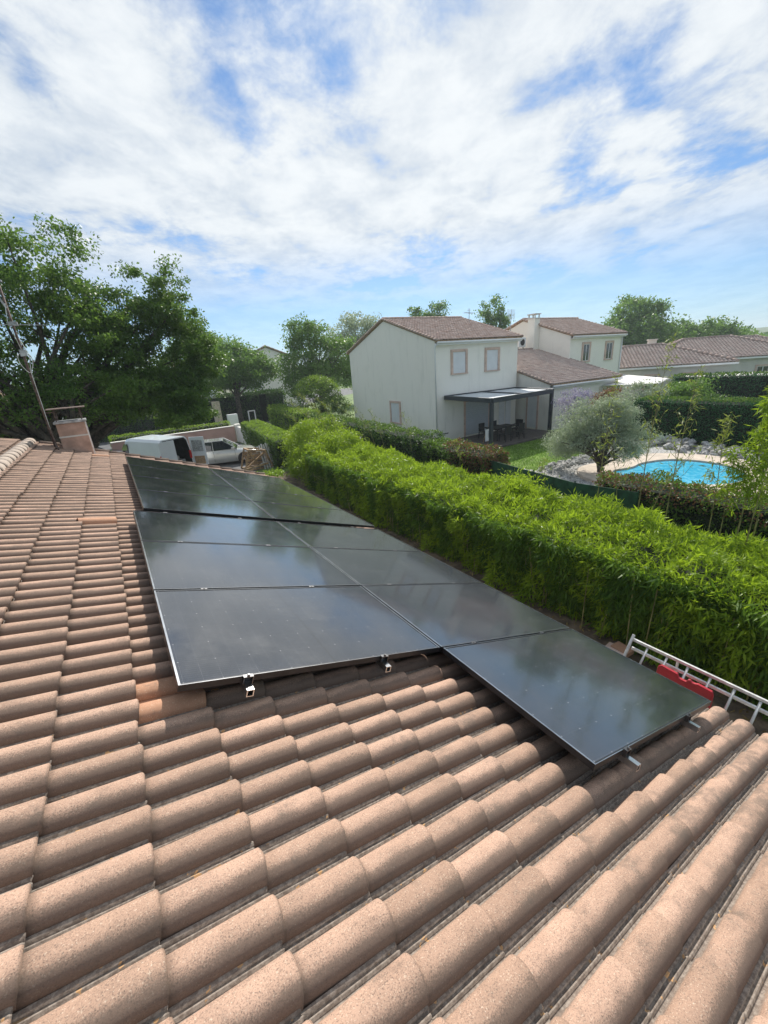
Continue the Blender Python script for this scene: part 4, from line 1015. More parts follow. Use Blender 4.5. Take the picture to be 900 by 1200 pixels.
# --- hip roofed bungalows further off
def bungalow(label, cx, cy, w_, d_, eave, rise, rz, matn='tile_far2', hip=True, chimney=None, base=G):
    b = empty('bungalow', (cx, cy, base), label, 'house', rz=rz)
    hx, hy = w_ / 2, d_ / 2
    mb = MB(); mb.box(-hx, hx, -hy, hy, 0, eave); mb.build('wall', M['render2'], b)
    ov = 0.4; X, Y = hx + ov, hy + ov; rlen = max(0.2, X - Y)
    verts = [(-X, -Y, eave), (X, -Y, eave), (X, Y, eave), (-X, Y, eave), (-rlen, 0, eave + rise), (rlen, 0, eave + rise)]
    mb = MB(); mb.add(verts, [(0, 1, 5, 4), (1, 2, 5), (2, 3, 4, 5), (3, 0, 4), (3, 2, 1, 0)]); rf = mb.build('roof', M['wood'], b)
    # tile courses over the four faces
    for fa in ((0, 1, 5, 4), (1, 2, 5, 5), (2, 3, 4, 5), (3, 0, 4, 4)):
        A, B_, C_, D_ = (Vector(verts[k]) for k in fa)
        vd = (B_ - A).normalized(); nn = vd.cross((C_ - A)).normalized()
        if nn.z < 0: nn = -nn
        ud = vd.cross(nn)
        if ud.z > 0: ud = -ud
        ud.normalize()
        L = (B_ - A).length; Hh = ((C_ - A) - vd * (C_ - A).dot(vd)).length
        if nn.dot(ud.cross(vd)) < 0: A, vd = B_, -vd; C_, D_ = D_, C_
        cells = []; eu, ev = 0.40, 0.30
        tl, tr = (D_ - A).dot(vd), (C_ - A).dot(vd)
        nrow = int(Hh / eu)
        for i in range(nrow):
            hgt = Hh - (i + 0.5) * Hh / nrow; fr = hgt / Hh; a_, b__ = tl * fr, L - (L - tr) * fr
            for j in range(int(L / ev)):
                if a_ <= j * ev + 0.05 and (j + 1) * ev <= b__ + 0.1: cells.append((i, j))
        top_ = A - ud * Hh + nn * 0.03
        tile_field('tile', rf, top_, ud, vd, nn, cells, M[matn], tile_template(4, L=0.44, thick=0.025, h=0.065, w=0.22, pitch=0.30, rise=0.02, lip=False), Hh / nrow, ev, jit=2.0, seed=3)
    mb = MB()
    for a, c_ in ((0, 4), (1, 5), (2, 5), (3, 4), (4, 5)):
        p0, p1 = Vector(verts[a]), Vector(verts[c_]); nseg = max(2, int((p1 - p0).length / 0.5))
        for k in range(nseg):
            s0, s1 = p0.lerp(p1, k / nseg), p0.lerp(p1, (k + 1.1) / nseg); mb.tube([s0 + Vector((0, 0, .08)), s1 + Vector((0, 0, .10))], [0.17, 0.14], 6)
    mb.build('hip_tile', M[matn], rf, smooth=True)
    mb = MB()
    for a, c_ in ((0, 1), (1, 2), (2, 3), (3, 0)):
        p0, p1 = Vector(verts[a]), Vector(verts[c_]); mb.bar(p0 + Vector((0, 0, -.10)), p1 + Vector((0, 0, -.10)), 0.12, 0.16)
    mb.build('gutter', M['white'], rf)
    if chimney:
        x, y = chimney; mb = MB(); mb.box(x - .35, x + .35, y - .35, y + .35, eave + 0.2, eave + rise + 0.55); c2 = mb.build('chimney', M['render2'], rf, bevel=0.02); mb = MB(); mb.box(x - .42, x + .42, y - .42, y + .42, eave + rise + 0.552, eave + rise + 0.65); mb.build('cap', M['render2'], c2)
    for k in (-0.5, 0.0, 0.5): window(b, hx * k - 0.5, hx * k + 0.5, 1.0, 2.2, face_y=-hy, shutter=False)
    return b
bungalow('bungalow with a hipped tile roof and stubby chimney, nearest beyond the two storey block', 46.5, 21.5, 12.5, 9.0, 3.05, 1.9, R(-50), chimney=(1.2, 1.5))
bungalow('hip roofed bungalow in the middle of the far row behind the dark hedge', 57.5, 20.0, 15.0, 10.5, 3.2, 2.1, R(-52), chimney=None)
bungalow('farthest hip roofed bungalow at the edge of the photo', 76.0, 22.5, 13.0, 10.0, 3.1, 2.1, R(-55))
ann = empty('garden_shed', (44.0, 12.2, G), 'long low outbuilding with a pale flat roof beyond the farther hedge', 'shed', rz=R(-60))
mb = MB(); mb.box(-3.2, 3.2, -1.8, 1.8, 0, 2.05); mb.build('wall', M['anthracite'], ann)
mb = MB(); mb.box(-3.5, 3.5, -2.2, 2.1, 2.052, 2.15); mb.build('roof', M['canopy'], ann, bevel=0.02)
def plain_house(label, x, y, w_, d_, eave, rise, rz):
    b = empty('distant_house', (x, y, G), label, 'house', rz=rz)
    mb = MB(); mb.prism([(-d_ / 2, 0), (d_ / 2, 0), (d_ / 2, eave), (0, eave + rise), (-d_ / 2, eave)], -w_ / 2, w_ / 2, 'x'); mb.build('wall', M['render'], b)
    pitched(b, -w_ / 2, w_ / 2, -d_ / 2, d_ / 2, eave + 0.14, 0, rise / (d_ / 2), M['tile_far'], tpl_far, eu=0.6, ev=0.42, over=0.4, verge=0.2)
    for k in (-0.3, 0.3): window(b, w_ * k - 0.5, w_ * k + 0.5, 1.0, 2.3, face_y=-d_ / 2)
plain_house('tall grey gabled house standing between two dark trees', 17.8, 56.5, 5.0, 7.5, 6.6, 1.6, R(78))
plain_house('low white house half hidden behind the street lamp', 11.0, 70.0, 9, 7.5, 5.2, 2.6, R(28))
plain_house('pale house glimpsed through the walnut tree', -8.0, 62.0, 10, 8, 3.2, 1.8, R(8))
plain_house('cream bungalow behind the leftmost branches', -24.0, 58.0, 12, 8, 3.0, 1.8, R(-5))

# ================================================================== STREET SIDE
# pink wall with hedge, pillar, letter box
pw = empty('garden_wall', (4.8, 32.0, G), 'low pink rendered wall behind the silver car', 'wall')
mb = MB(); mb.bar((-2.0, 31.7, G + 0.62), (6.35, 32.1, G + 0.62), 0.22, 1.24); mb.build('wall', M['pink_wall'], pw, world=True, bevel=0.01)
mb = MB(); mb.bar((-2.0, 31.7, G + 1.27), (6.35, 32.1, G + 1.27), 0.30, 0.05); mb.build('coping', M['render'], pw, world=True)
mb = MB(); mb.bar((6.62, 31.9, G + 0.6), (6.62, 31.9 - 3.2, G + 0.6), 0.2, 1.2); mb.build('return_wall', M['render'], pw, world=True)
mb = MB(); mb.box(6.42, 6.85, 31.95, 32.35, G, G + 1.38); mb.build('pillar', M['render'], pw, world=True, bevel=0.02)
hedge('clipped_hedge', 'low bright green hedge clipped flat behind the pink wall', [(-2.0, 32.5), (6.2, 32.9)], 0.9, G + 1.62, 9000, 0.09, 0.05, 'leaf_bright', seed=31, rough=0.05, core=0.12)
lb = empty('meter_box', (6.9, 34.2, G), 'white meter box on a post at the corner of the low bright hedge', 'meter box')
mb = MB(); mb.box(-.42, .38, -.2, .2, .9, 2.0); mb.build('cabinet', M['white'], lb, bevel=0.02); mb = MB(); mb.box(-.2, .2, -.15, .15, 0, .9); mb.build('plinth', M['render2'], lb)
def barrier(loc, rz, lab):
    b = empty('tubular_barrier', loc, lab, 'barrier', rz=rz)
    mb = MB(); mb.bar((-.35, 0, 0), (-.35, 0, 1.5), .09); mb.bar((.35, 0, 0), (.35, 0, 1.5), .09); mb.build('post', M['white'], b); mb = MB(); mb.bar((-.38, 0, 1.5), (.38, 0, 1.5), .09); mb.build('crossbar', M['white'], b)
barrier((10.6, 41.6, G), 0.2, 'white tubular gate frame at the far side of the road')
# street light
sl_ = empty('street_lamp', (6.9, 46.8, G), 'grey concrete street light pole with a flat head above the hedges', 'street lamp')
mb = MB(); mb.tube([(0, 0, 0), (-.05, 0, 4), (-.1, 0, 6.75)], [.16, .13, .09], 8); mb.build('pole', M['zinc'], sl_, smooth=True)
mb = MB(); mb.bar((-.1, 0, 6.7), (-1.0, -.2, 6.95), .08); mb.box(-1.7, -.9, -.35, 0, 6.9, 7.05); mb.box(-0.1, .9, -.2, .1, 6.85, 6.98); mb.build('head', M['grey_metal'], sl_)
lt = empty('garden_lamp', (6.75, 39.0, G), 'cream gate pillar topped by a small white lantern', 'lamp')
mb = MB(); mb.box(-.3, .3, -.3, .3, 0, 2.9); mb.build('pillar', simple('cream_render', (0.55, 0.47, 0.33), 0.9), lt, bevel=.02); mb = MB(); mb.tube([(0, 0, 2.9), (0, 0, 3.2)], .05, 8); mb.build('stem', M['black'], lt); mb = MB(); mb.tube([(0, 0, 3.2), (0, 0, 3.35), (0, 0, 3.75), (0, 0, 3.95)], [.18, .32, .36, .12], 10); mb.build('lantern', M['white'], lt, smooth=True)

# wooden pallet crate and leaning white slats
cr = empty('timber_crate', (4.6, 20.9, G), 'broken wooden packing crate at the end of the roof by the hedge', 'crate'); cr.scale = (.85, .8, .8)
ps = [((-.9, -.5, 0), (.9, -.5, 0)), ((-.9, .6, 0), (.9, .6, 0)), ((-.9, -.5, 0), (-.5, -.5, 1.35)), ((-.5, -.5, 1.35), (.55, -.45, 1.15)), ((.9, -.5, 0), (.55, -.45, 1.15)), ((-.9, .6, 0), (-.5, .6, 1.35)), ((-.5, .6, 1.35), (.55, .6, 1.15)), ((.9, .6, 0), (.55, .6, 1.15)), ((-.5, -.5, 1.35), (-.5, .6, 1.35)), ((.55, -.45, 1.15), (.55, .6, 1.15)), ((-.9, -.5, .1), (.55, -.45, 1.1)), ((.1, -.5, .05), (-.5, -.48, 1.25)), ((-1.4, -.9, .12), (.5, -.9, .35))]
for a, b_ in ps:
    mb = MB(); mb.bar((a[0], a[1], a[2] + .08), (b_[0], b_[1], b_[2] + .08), .12, .09); mb.build('beam', M['wood'], cr)
for k in range(4): mb = MB(); mb.box(-.55, .55, .62, .645, .15 + k * .27, .36 + k * .27); mb.build('plank', M['wood'], cr)
for k in range(4): mb = MB(); mb.bar((.72 + .02 * k, -.38 + k * .27, .16), (.60, -.38 + k * .27, 1.15), .025, .2, up=(0, 1, 0)); mb.build('plank', M['cardboard'], cr)
ws = empty('slatted_panel', (5.15, 20.5, G), 'bundle of white slats leaning on the hedge behind the crate', 'slats', rz=0.25)
for k in range(5):
    mb = MB(); mb.bar((-.32 + k * .16, -.1, 0), (-.16 + k * .14, .45, 1.25 + .06 * (k % 2)), .085, .02, up=(0, 1, 0)); mb.build('slat', M['white_metal'], ws)
for z in (.3, .95): mb = MB(); mb.bar((-.40, .03 + z * .42, z), (.42, .03 + z * .42, z), .025, .07); mb.build('crosspiece', M['white_metal'], ws)

# ---- vehicles
def loft(mb, secs, close=True, mi=0):
    n = len(secs[0]); fs = []
    for a in range(len(secs) - 1):
        for k in range(n):
            fs.append((a * n + k, a * n + (k + 1) % n, (a + 1) * n + (k + 1) % n, (a + 1) * n + k))
    fs += [tuple(range(n))[::-1], tuple((len(secs) - 1) * n + k for k in range(n))]
    mb.add([p for s in secs for p in s], fs, mi)
def wheel(parent, x, y, r=0.31, w_=0.2, arch=True):
    mb = MB(); mb.tube([(x, y - w_ / 2, r), (x, y - w_ / 2 + .02, r), (x, y + w_ / 2 - .02, r), (x, y + w_ / 2, r)], [r - .03, r, r, r - .03], 20); t_ = mb.build('wheel', M['tyre'], parent)
    for s_ in (-1, 1):
        mb = MB(); mb.tube([(x, y + s_ * (w_ / 2 - .01), r), (x, y + s_ * (w_ / 2 + .008), r)], [r * .62, r * .58], 16)
        for k in range(5): a = k * 1.2566; mb.bar((x, y + s_ * (w_ / 2 + .012), r), (x + math.cos(a) * r * .55, y + s_ * (w_ / 2 + .012), r + math.sin(a) * r * .55), .05, .015, up=(0, 1, 0))
        mb.build('rim', M['grey_metal'], t_)
M['van_paint'] = simple('white_van_paint', (0.70, 0.72, 0.74), 0.28, var=0.02, scale=1, coat=0.6)
M['van_inside'] = simple('van_load_bay_dark', (0.035, 0.033, 0.03), 0.8, var=0.2, scale=4)  # near-black colour given to the load bay's inner faces
M['silver_paint'] = simple('silver_paint', (0.55, 0.56, 0.54), 0.25, metal=0.5, var=0.02, scale=1, coat=0.8)
M['dark_paint'] = simple('dark_blue_paint', (0.03, 0.04, 0.055), 0.25, metal=0.3, var=0.05, scale=1, coat=0.8)
van = empty('delivery_van', (-0.05, 24.75, G), 'white panel van with its rear door swung open', 'van', rz=R(90 + 24))
van.scale = (0.92, 0.88, 0.88)
# local x forward, y left, length 5.2
def van_sec(x, hw, z0, z1, top_in):
    hw2 = hw - top_in; return [(x, -hw, z0), (x, hw, z0), (x, hw + .02, z0 + .5), (x, hw, z0 + (z1 - z0) * .55), (x, hw2 + .02, z1 - .16), (x, hw2 - .12, z1), (x, -hw2 + .12, z1), (x, -hw2 - .02, z1 - .16), (x, -hw, z0 + (z1 - z0) * .55), (x, -hw - .02, z0 + .5)]
mb = MB()
rear = -2.55
# shell: side, roof, floor as open-ended box so that the load bay is visible
prof_o = van_sec(0, .98, .35, 2.36, .12); prof_i = van_sec(0, .92, .45, 2.28, .12)
n = len(prof_o); xs_ = [rear, rear + .6, 0.0, 0.9]
vs = [(x, p[1], p[2]) for x in xs_ for p in prof_o]; fs = [(a * n + k, a * n + (k + 1) % n, (a + 1) * n + (k + 1) % n, (a + 1) * n + k) for a in range(3) for k in range(n)]
b0 = len(vs); vs += [(x, p[1], p[2]) for x in (rear, 0.6) for p in prof_i]; fs += [(b0 + k, b0 + n + k, b0 + n + (k + 1) % n, b0 + (k + 1) % n) for k in range(n)]
fs += [(k, (k + 1) % n, b0 + (k + 1) % n, b0 + k) for k in range(n)]; fs += [tuple(b0 + n + k for k in range(n))]
mb.add(vs, fs)
for k in range(3 * n, 4 * n): mb.mi[k] = 1
mb.mi[-1] = 1
vb = mb.build('body', [M['van_paint'], M['van_inside']], van, bevel=0.015)
mb = MB(); loft(mb, [van_sec(.905, .98, .35, 2.36, .12), van_sec(1.35, .98, .35, 2.28, .14), van_sec(1.75, .97, .35, 1.85, .22), van_sec(2.1, .96, .35, 1.25, .1), van_sec(2.5, .90, .38, 1.05, .1), van_sec(2.65, .80, .42, .85, .05)]); mb.build('cab', M['van_paint'], van, bevel=0.03)
mb = MB(); mb.prism([(.98, 1.22), (1.75, 1.22), (1.62, 1.75), (1.30, 2.02), (.98, 2.02)], .93, .995, 'y'); mb.prism([(.98, 1.22), (1.75, 1.22), (1.62, 1.75), (1.30, 2.02), (.98, 2.02)], -.995, -.93, 'y'); mb.build('side_window', M['glass_dark'], van)
mb = MB(); mb.add([(1.40, -.72, 2.235), (1.40, .72, 2.235), (2.08, .82, 1.30), (2.08, -.82, 1.30)], [(0, 1, 2, 3)]); ws_ = mb.build('windscreen', M['glass_dark'], van); ws_.location = (.02, 0, .01)
mb = MB(); mb.box(rear - .045, rear - .003, .012, .97, .48, 2.25); dl = mb.build('rear_door', M['van_paint'], van, bevel=.02)
dr = MB(); dr.box(-.95, 0, -.045, 0, .48, 2.25)
o = dr.build('rear_door', M['van_paint'], van, bevel=.02); o.location = (rear - .02, -.97, 0); o.rotation_euler = (0, 0, R(28)); o['label'] = 'open rear door hinged out sideways'
mb = MB(); mb.box(-.80, -.15, .002, .022, 1.35, 2.05); mb.build('door_panel', M['zinc'], o); mb = MB(); mb.box(-.80, -.15, .002, .03, .55, 1.05); mb.build('trim', M['cardboard'], o)
for s_ in (-1, 1): mb = MB(); mb.box(rear - .03, rear + .05, s_ * .93 - .05, s_ * .93 + .085, .95, 1.45); mb.build('tail_lamp', M['lamp_red'], van, bevel=.02)
mb = MB(); mb.box(rear - .12, rear - .05, -.95, .95, .32, .46); mb.build('bumper', M['black'], van, bevel=.03)
mb = MB(); mb.box(rear + .2, rear + 1.2, -.6, .3, .46, .95); mb.tube([(rear + .3, -.2, 1.1), (rear + 1.5, -.1, 1.1)], .14, 8); mb.build('cargo', M['zinc'], van)
for x in (-1.55, 1.75):
    for y in (-.86, .86): wheel(van, x, y, .34, .22)
mb = MB(); mb.box(1.70, 1.85, .99, 1.18, 1.25, 1.55); mb.box(1.70, 1.85, -1.18, -.99, 1.25, 1.55); mb.build('mirror', M['black'], van, bevel=.02)

def sedan(name, label, loc, rz, paint):
    c = empty(name, loc, label, 'car', rz=rz)
    def sec(x, hw, z0, z1): return [(x, -hw, z0), (x, hw, z0), (x, hw + .03, z0 + (z1 - z0) * .45), (x, hw - .01, z1 - .06), (x, hw - .10, z1), (x, -hw + .10, z1), (x, -hw + .01, z1 - .06), (x, -hw - .03, z0 + (z1 - z0) * .45)]
    mb = MB(); loft(mb, [sec(-2.22, .70, .42, .80), sec(-2.12, .80, .26, .92), sec(-1.5, .86, .20, .95), sec(0, .87, .18, .93), sec(1.0, .87, .18, .90), sec(1.7, .85, .20, .82), sec(2.08, .78, .24, .70), sec(2.22, .66, .32, .58)]); bd = mb.build('body', paint, c, smooth=True, bevel=.0)
    md = bd.modifiers.new('b', 'BEVEL'); md.width = .03; md.segments = 2; md.angle_limit = R(25)
    def cs(x, hw, z): return (x, hw, z)
    base = [(-1.62, .80), (-1.62, -.80), (1.02, -.80), (1.02, .80)]; roof_ = [(-.98, .62), (-.98, -.62), (.28, -.62), (.28, .62)]
    mb = MB(); mb.add([(x, y, .90) for x, y in base] + [(x, y, 1.42) for x, y in roof_], [(0, 1, 5, 4), (1, 2, 6, 5), (2, 3, 7, 6), (3, 0, 4, 7), (4, 5, 6, 7)]); mb.build('glazing', M['glass_dark'], c)
    mb = MB(); mb.prism([(-1.06, -.63), (.30, -.63), (.30, .63), (-1.06, .63)], 1.415, 1.46, 'z'); rfm = mb.build('roof', paint, c, bevel=.02)
    mb = MB()
    for s_ in (-1, 1):
        for (xa, za, xb, zb2, ww) in ((1.04, .90, .29, 1.42, .05), (-1.66, .90, -1.02, 1.42, .12), (-.30, .90, -.30, 1.42, .06), (-.95, .92, -.90, 1.40, .05)):
            ya = s_ * .815; yb_ = s_ * .635; mb.bar((xa, ya, za), (xb, yb_, zb2), ww, .03, up=(1, 0, 0))
        mb.box(-1.6, 1.0, s_ * .83 - .012, s_ * .83 + .012, .885, .925)
    mb.build('pillar', paint, c)
    for s_ in (-1, 1):
        for xd in (.88, -.30, -1.25): mb = MB(); mb.box(xd - .008, xd + .008, s_ * .885 - .008, s_ * .885 + .006, .30, .88); mb.build('door_seam', M['black'], c)
        for xd in (-.15, -1.1): mb = MB(); mb.box(xd - .02, xd + .14, s_ * .90 - .02, s_ * .90 + .02, .76, .80); mb.build('door_handle', paint, c)
        mb = MB(); mb.box(.72, .90, s_ * .98 - .09, s_ * .98 + .07, .93, 1.06); mb.build('mirror', paint, c, bevel=.02)
        mb = MB(); mb.box(2.02, 2.21, s_ * .56 - .16, s_ * .56 + .16, .50, .66); mb.build('headlight', M['white'], c, bevel=.03)
        mb = MB(); mb.box(-2.235, -2.10, s_ * .60 - .16, s_ * .60 + .16, .62, .80); mb.build('tail_lamp', M['lamp_red'], c, bevel=.03)
    mb = MB(); mb.box(2.17, 2.24, -.4, .4, .36, .50); mb.build('grille', M['black'], c)
    for x in (-1.35, 1.35):
        for y in (-.79, .79):
            wheel(c, x, y); mb = MB(); s_ = 1 if y > 0 else -1
            mb.tube([(x, s_ * .80, .33), (x, s_ * .905, .33)], .365, 18); mb.build('wheel_arch', M['black'], c)
    return c
sedan('parked_car', 'silver saloon car parked between the white van and the pink wall', (3.45, 24.2, G), R(-16), M['silver_paint'])
sedan('parked_car', 'dark car showing at the front of the white van', (-3.3, 30.6, G), R(12), M['dark_paint'])


# ================================================================== VEGETATION
# the bamboo hedge along the near garden
bh = hedge('bamboo_hedge', 'long clipped bamboo hedge with a bright sunlit top running beside the roof', [(6.38, -5.0), (6.36, 0.0), (6.32, 6.0), (6.30, 11.0), (6.6, 15.3)], 2.75, -1.42, 150000, 0.155, 0.028, 'leaf_bamboo', seed=11, rough=0.15, core=0.34, droop=0.5, round_top=0.22)
bh_loc = Vector(bh.location)
rng = np.random.default_rng(77)
# longer sprays down the flank facing the roof, their colour darkened for its shade
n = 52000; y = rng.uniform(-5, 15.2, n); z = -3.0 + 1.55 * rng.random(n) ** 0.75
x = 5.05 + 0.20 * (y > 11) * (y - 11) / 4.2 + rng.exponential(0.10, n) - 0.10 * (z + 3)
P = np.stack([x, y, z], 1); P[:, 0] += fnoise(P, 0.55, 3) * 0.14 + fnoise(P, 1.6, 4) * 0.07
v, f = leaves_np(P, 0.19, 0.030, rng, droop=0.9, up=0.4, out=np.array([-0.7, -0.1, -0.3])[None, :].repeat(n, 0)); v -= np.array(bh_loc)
link('sprays', np_mesh('sprays', v, f), bh, M['leaf_bamboo_shaded'])
mb = MB()
for k in range(130):
    y = rng.uniform(-5, 15); x = 5.00 + rng.normal() * 0.09 + (0.35 * (y - 11) / 4.2 if y > 11 else 0); ln = rng.uniform(0.9, 1.5); dx, dy = rng.normal() * 0.07, rng.normal() * 0.12
    mb.tube([(x, y, G), (x + dx * .5, y + dy * .5, G + ln * .5), (x + dx, y + dy, G + ln)], [0.011, 0.009, 0.006], 4, cap=False)
for k in range(60):
    y = rng.uniform(-4, 14); x = 5.05; mb.tube([(x + .1, y, G + rng.uniform(.2, .7)), (x - .15, y + rng.uniform(-.5, .5), G + rng.uniform(.5, 1.1))], [0.009, 0.005], 4, cap=False)
cn_ = mb.build('canes', M['cane'], bh, world=True); cn_['kind'] = 'stuff'
# tufts standing proud on its top
def shoot(name, label, x, y, z0, h, lean, leafy, seed, group, mat='leaf_bamboo', thick=0.012, branch=True, cat='bamboo shoot', leafL=0.13):
    r = np.random.default_rng(seed); root = empty(name, (x, y, z0), label, cat, group)
    pts = [Vector((lean[0] * t * t * h, lean[1] * t * t * h, h * t)) for t in np.linspace(0, 1, 7)]
    mb = MB(); mb.tube(pts, [thick * (1 - 0.8 * t) for t in np.linspace(0, 1, 7)], 6, cap=False)
    tips = []
    if branch:
        nb2 = int(h * 9)
        for k in range(nb2):
            t = 0.28 + 0.72 * k / nb2; i0 = min(5, int(t * 6)); p = pts[i0].lerp(pts[i0 + 1], t * 6 - i0)
            a = r.uniform(0, 6.28); L = (0.55 * (1.15 - t)) * r.uniform(.6, 1.2) + 0.08
            e = p + Vector((math.cos(a) * L * 0.55, math.sin(a) * L * 0.55, L * 0.85)); mb.tube([p, p.lerp(e, .5) + Vector((math.cos(a) * .03, math.sin(a) * .03, -.02)), e], [thick * .35, thick * .28, thick * .12], 4, cap=False)
            tips.append((p, e))
    mb.build('cane', M['cane'], root, smooth=True)
    P = []
    for p, e in tips:
        for q in range(max(1, int(leafy * 10))):
            P.append(p.lerp(e, r.uniform(.25, 1.0)) + Vector(r.normal(size=3) * 0.025))
    for q in range(max(3, int(6 * leafy))): P.append(pts[-1] + Vector(r.normal(size=3) * .03))
    v, f = leaves_np(np.array([tuple(p) for p in P]), leafL, leafL * .17, r, droop=0.35, up=0.3)
    link('leaves', np_mesh('leaves', v, f), root, M['leaf_bamboo' if leafy > 2 else 'leaf_shoot'])
GS = 'bare bamboo shoots rising out of the hedge'
for k, (x, y, h, lean, leafy, th, lb) in enumerate([
    (7.6, 3.15, 2.9, (0.03, -0.03), 0.5, .011, 'thin bamboo shoot rising in front of the olive tree'),
    (7.6, 2.22, 3.6, (0.03, -0.03), 0.5, .012, 'tallest bare bamboo shoot, standing before the left lobe of the pool'),
    (7.6, 1.66, 3.0, (0.04, -0.03), 0.5, .012, 'bamboo shoot with spreading bare twigs in front of the middle of the pool'),
    (7.5, 0.86, 2.2, (-0.06, 0.03), 1.4, .011, 'leafy bamboo shoot leaning left in front of the right of the pool'),
    (7.4, 0.40, 2.7, (0.03, -0.02), 4.0, .014, 'densest leafy bamboo shoot at the right edge, taller than its neighbours'),
    (7.6, 0.22, 2.3, (0.06, 0.02), 4.0, .013, 'leafy bamboo shoot half behind the densest one'),
    (7.2, 0.20, 2.0, (0.03, -0.02), 3.5, .012, 'leafy bamboo shoot nearest the right edge of the photo'),
    (7.3, 0.62, 1.6, (0.03, 0.05), 2.5, .010, 'short leafy shoot at the left foot of the densest one'),
    (7.7, 2.75, 1.7, (-0.25, 0.1), 0.3, .009, 'short bare shoot leaning toward the olive tree'),
    (7.5, 1.9, 1.5, (0.4, -0.3), 0.4, .009, 'short bare shoot leaning away over the low hedge'),
    (7.6, 4.6, 0.9, (-0.1, 0.0), 0.8, .008, 'short leafy shoot above the green mesh fence'),
    (7.4, 7.6, 1.1, (-0.1, 0.1), 0.6, .008, 'little shoot in front of the pergola house wall')]):
    shoot('bamboo_shoot', lb, x, y, -1.55, h, lean, leafy, 300 + k, GS, thick=th)
for k, (x, y, z0, h, lean, leafy, lb) in enumerate([
    (8.1, 14.6, -1.7, 2.3, (-0.55, 0.3), 0.35, 'long cane arching left at the far end of the bamboo, under the gable'),
    (8.3, 14.2, -1.7, 2.1, (-0.40, 0.35), 0.35, 'second arching cane beside the gable wall, slightly lower'),
    (8.4, 13.6, -1.7, 1.9, (-0.3, 0.1), 0.4, 'upright cane before the small gable window'),
    (7.6, 17.4, -1.6, 2.5, (-0.45, 0.35), 1.2, 'feathery cane leaning left above the rounded bamboo clump'),
    (7.3, 17.9, -1.6, 2.2, (-0.60, 0.40), 1.0, 'feathery cane leaning far left over the road'),
    (7.9, 17.0, -1.6, 2.2, (-0.30, 0.3), 1.2, 'feathery cane standing upright behind the rounded clump'),
    (7.0, 18.3, -1.7, 1.7, (-0.75, 0.3), 0.6, 'lowest bare cane reaching left over the light hedge'),
    (8.9, 12.2, -1.6, 1.6, (-0.2, 0.1), 0.5, 'thin cane in front of the dark boundary hedge')]):
    shoot('bamboo_shoot', lb, x, y, z0, h, lean, leafy, 340 + k, GS, thick=.012)
tufts = [(7.4, 5.3, 0.33), (7.0, 5.0, 0.22), (6.2, 9.5, 0.25), (6.9, 13.0, 0.3)]
P = np.concatenate([np.array([x, y, -1.42]) + rng.normal(size=(700, 3)) * np.array([s_, s_, s_ * .5]) for x, y, s_ in tufts])
v, f = leaves_np(P, 0.14, 0.027, rng, droop=0.2, up=0.4); v -= np.array(bh_loc); link('tufts', np_mesh('tufts', v, f), bh, M['leaf_bamboo'])

# rounded clump at its far end, then a light clipped hedge
tree('bamboo_clump', 'rounded bright bamboo clump at the far end of the hedge', 'bamboo', (7.0, 17.3, G), [(-.1, 0, 1.35, 1.6, 2.0, 1.3), (-.5, -2.0, 1.0, 1.5, 1.4, 1.15), (-1.0, -3.4, .7, .9, 1.4, .8)], 380, 130, 0.15, 'leaf_bamboo', trunk_r=0.05, clump=0.32, seed=51, limbs=16, hollow=0.75, trunk_h=0.5, aspect=0.2, bark='cane')
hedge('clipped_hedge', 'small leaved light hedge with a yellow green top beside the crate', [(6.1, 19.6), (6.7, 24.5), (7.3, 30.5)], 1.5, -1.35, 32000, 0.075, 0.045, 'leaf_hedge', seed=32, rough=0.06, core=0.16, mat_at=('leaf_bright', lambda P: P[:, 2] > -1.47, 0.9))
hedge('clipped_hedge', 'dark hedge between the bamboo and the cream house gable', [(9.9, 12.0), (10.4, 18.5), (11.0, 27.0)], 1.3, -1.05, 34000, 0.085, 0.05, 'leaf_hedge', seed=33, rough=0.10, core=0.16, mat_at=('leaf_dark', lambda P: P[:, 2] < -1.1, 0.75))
hedge('clipped_hedge', 'photinia hedge with reddish leaves ending at the green mesh fence', [(9.75, 8.2), (9.9, 11.9)], 1.3, -1.25, 17000, 0.085, 0.048, 'leaf_hedge', seed=34, rough=0.12, core=0.16, mat_at=('leaf_red', lambda P: P[:, 1] < 10.3 + 0.4 * np.sin(P[:, 2] * 9), 0.62))
hedge('clipped_hedge', 'yellowish hedge further along, left of the arching bush', [(11.3, 28.2), (11.6, 37.0)], 1.6, -0.95, 14000, 0.11, 0.07, 'leaf_bright', seed=35, rough=0.10, core=0.16)
hedge('clipped_hedge', 'olive brown topped hedge between the bamboo and the pool', [(10.0, -3.5), (9.9, 4.2)], 1.25, -1.36, 30000, 0.075, 0.045, 'leaf_hedge', seed=36, rough=0.13, core=0.16, mat_at=('leaf_red', lambda P: (P[:, 2] > -1.8) & (fnoise(P, 0.5, 8) > -0.1), 0.45))
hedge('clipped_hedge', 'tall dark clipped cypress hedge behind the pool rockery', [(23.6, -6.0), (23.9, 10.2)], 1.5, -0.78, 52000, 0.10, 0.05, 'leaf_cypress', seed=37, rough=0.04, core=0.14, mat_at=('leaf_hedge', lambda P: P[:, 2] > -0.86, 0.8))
hedge('clipped_hedge', 'farther dark hedge below the hip roofed bungalows', [(37.5, 0.0), (35.8, 13.5)], 1.6, -0.30, 16000, 0.14, 0.08, 'leaf_cypress', seed=38, rough=0.06, core=0.16, mat_at=('leaf_hedge', lambda P: P[:, 2] > -0.42, 0.8))
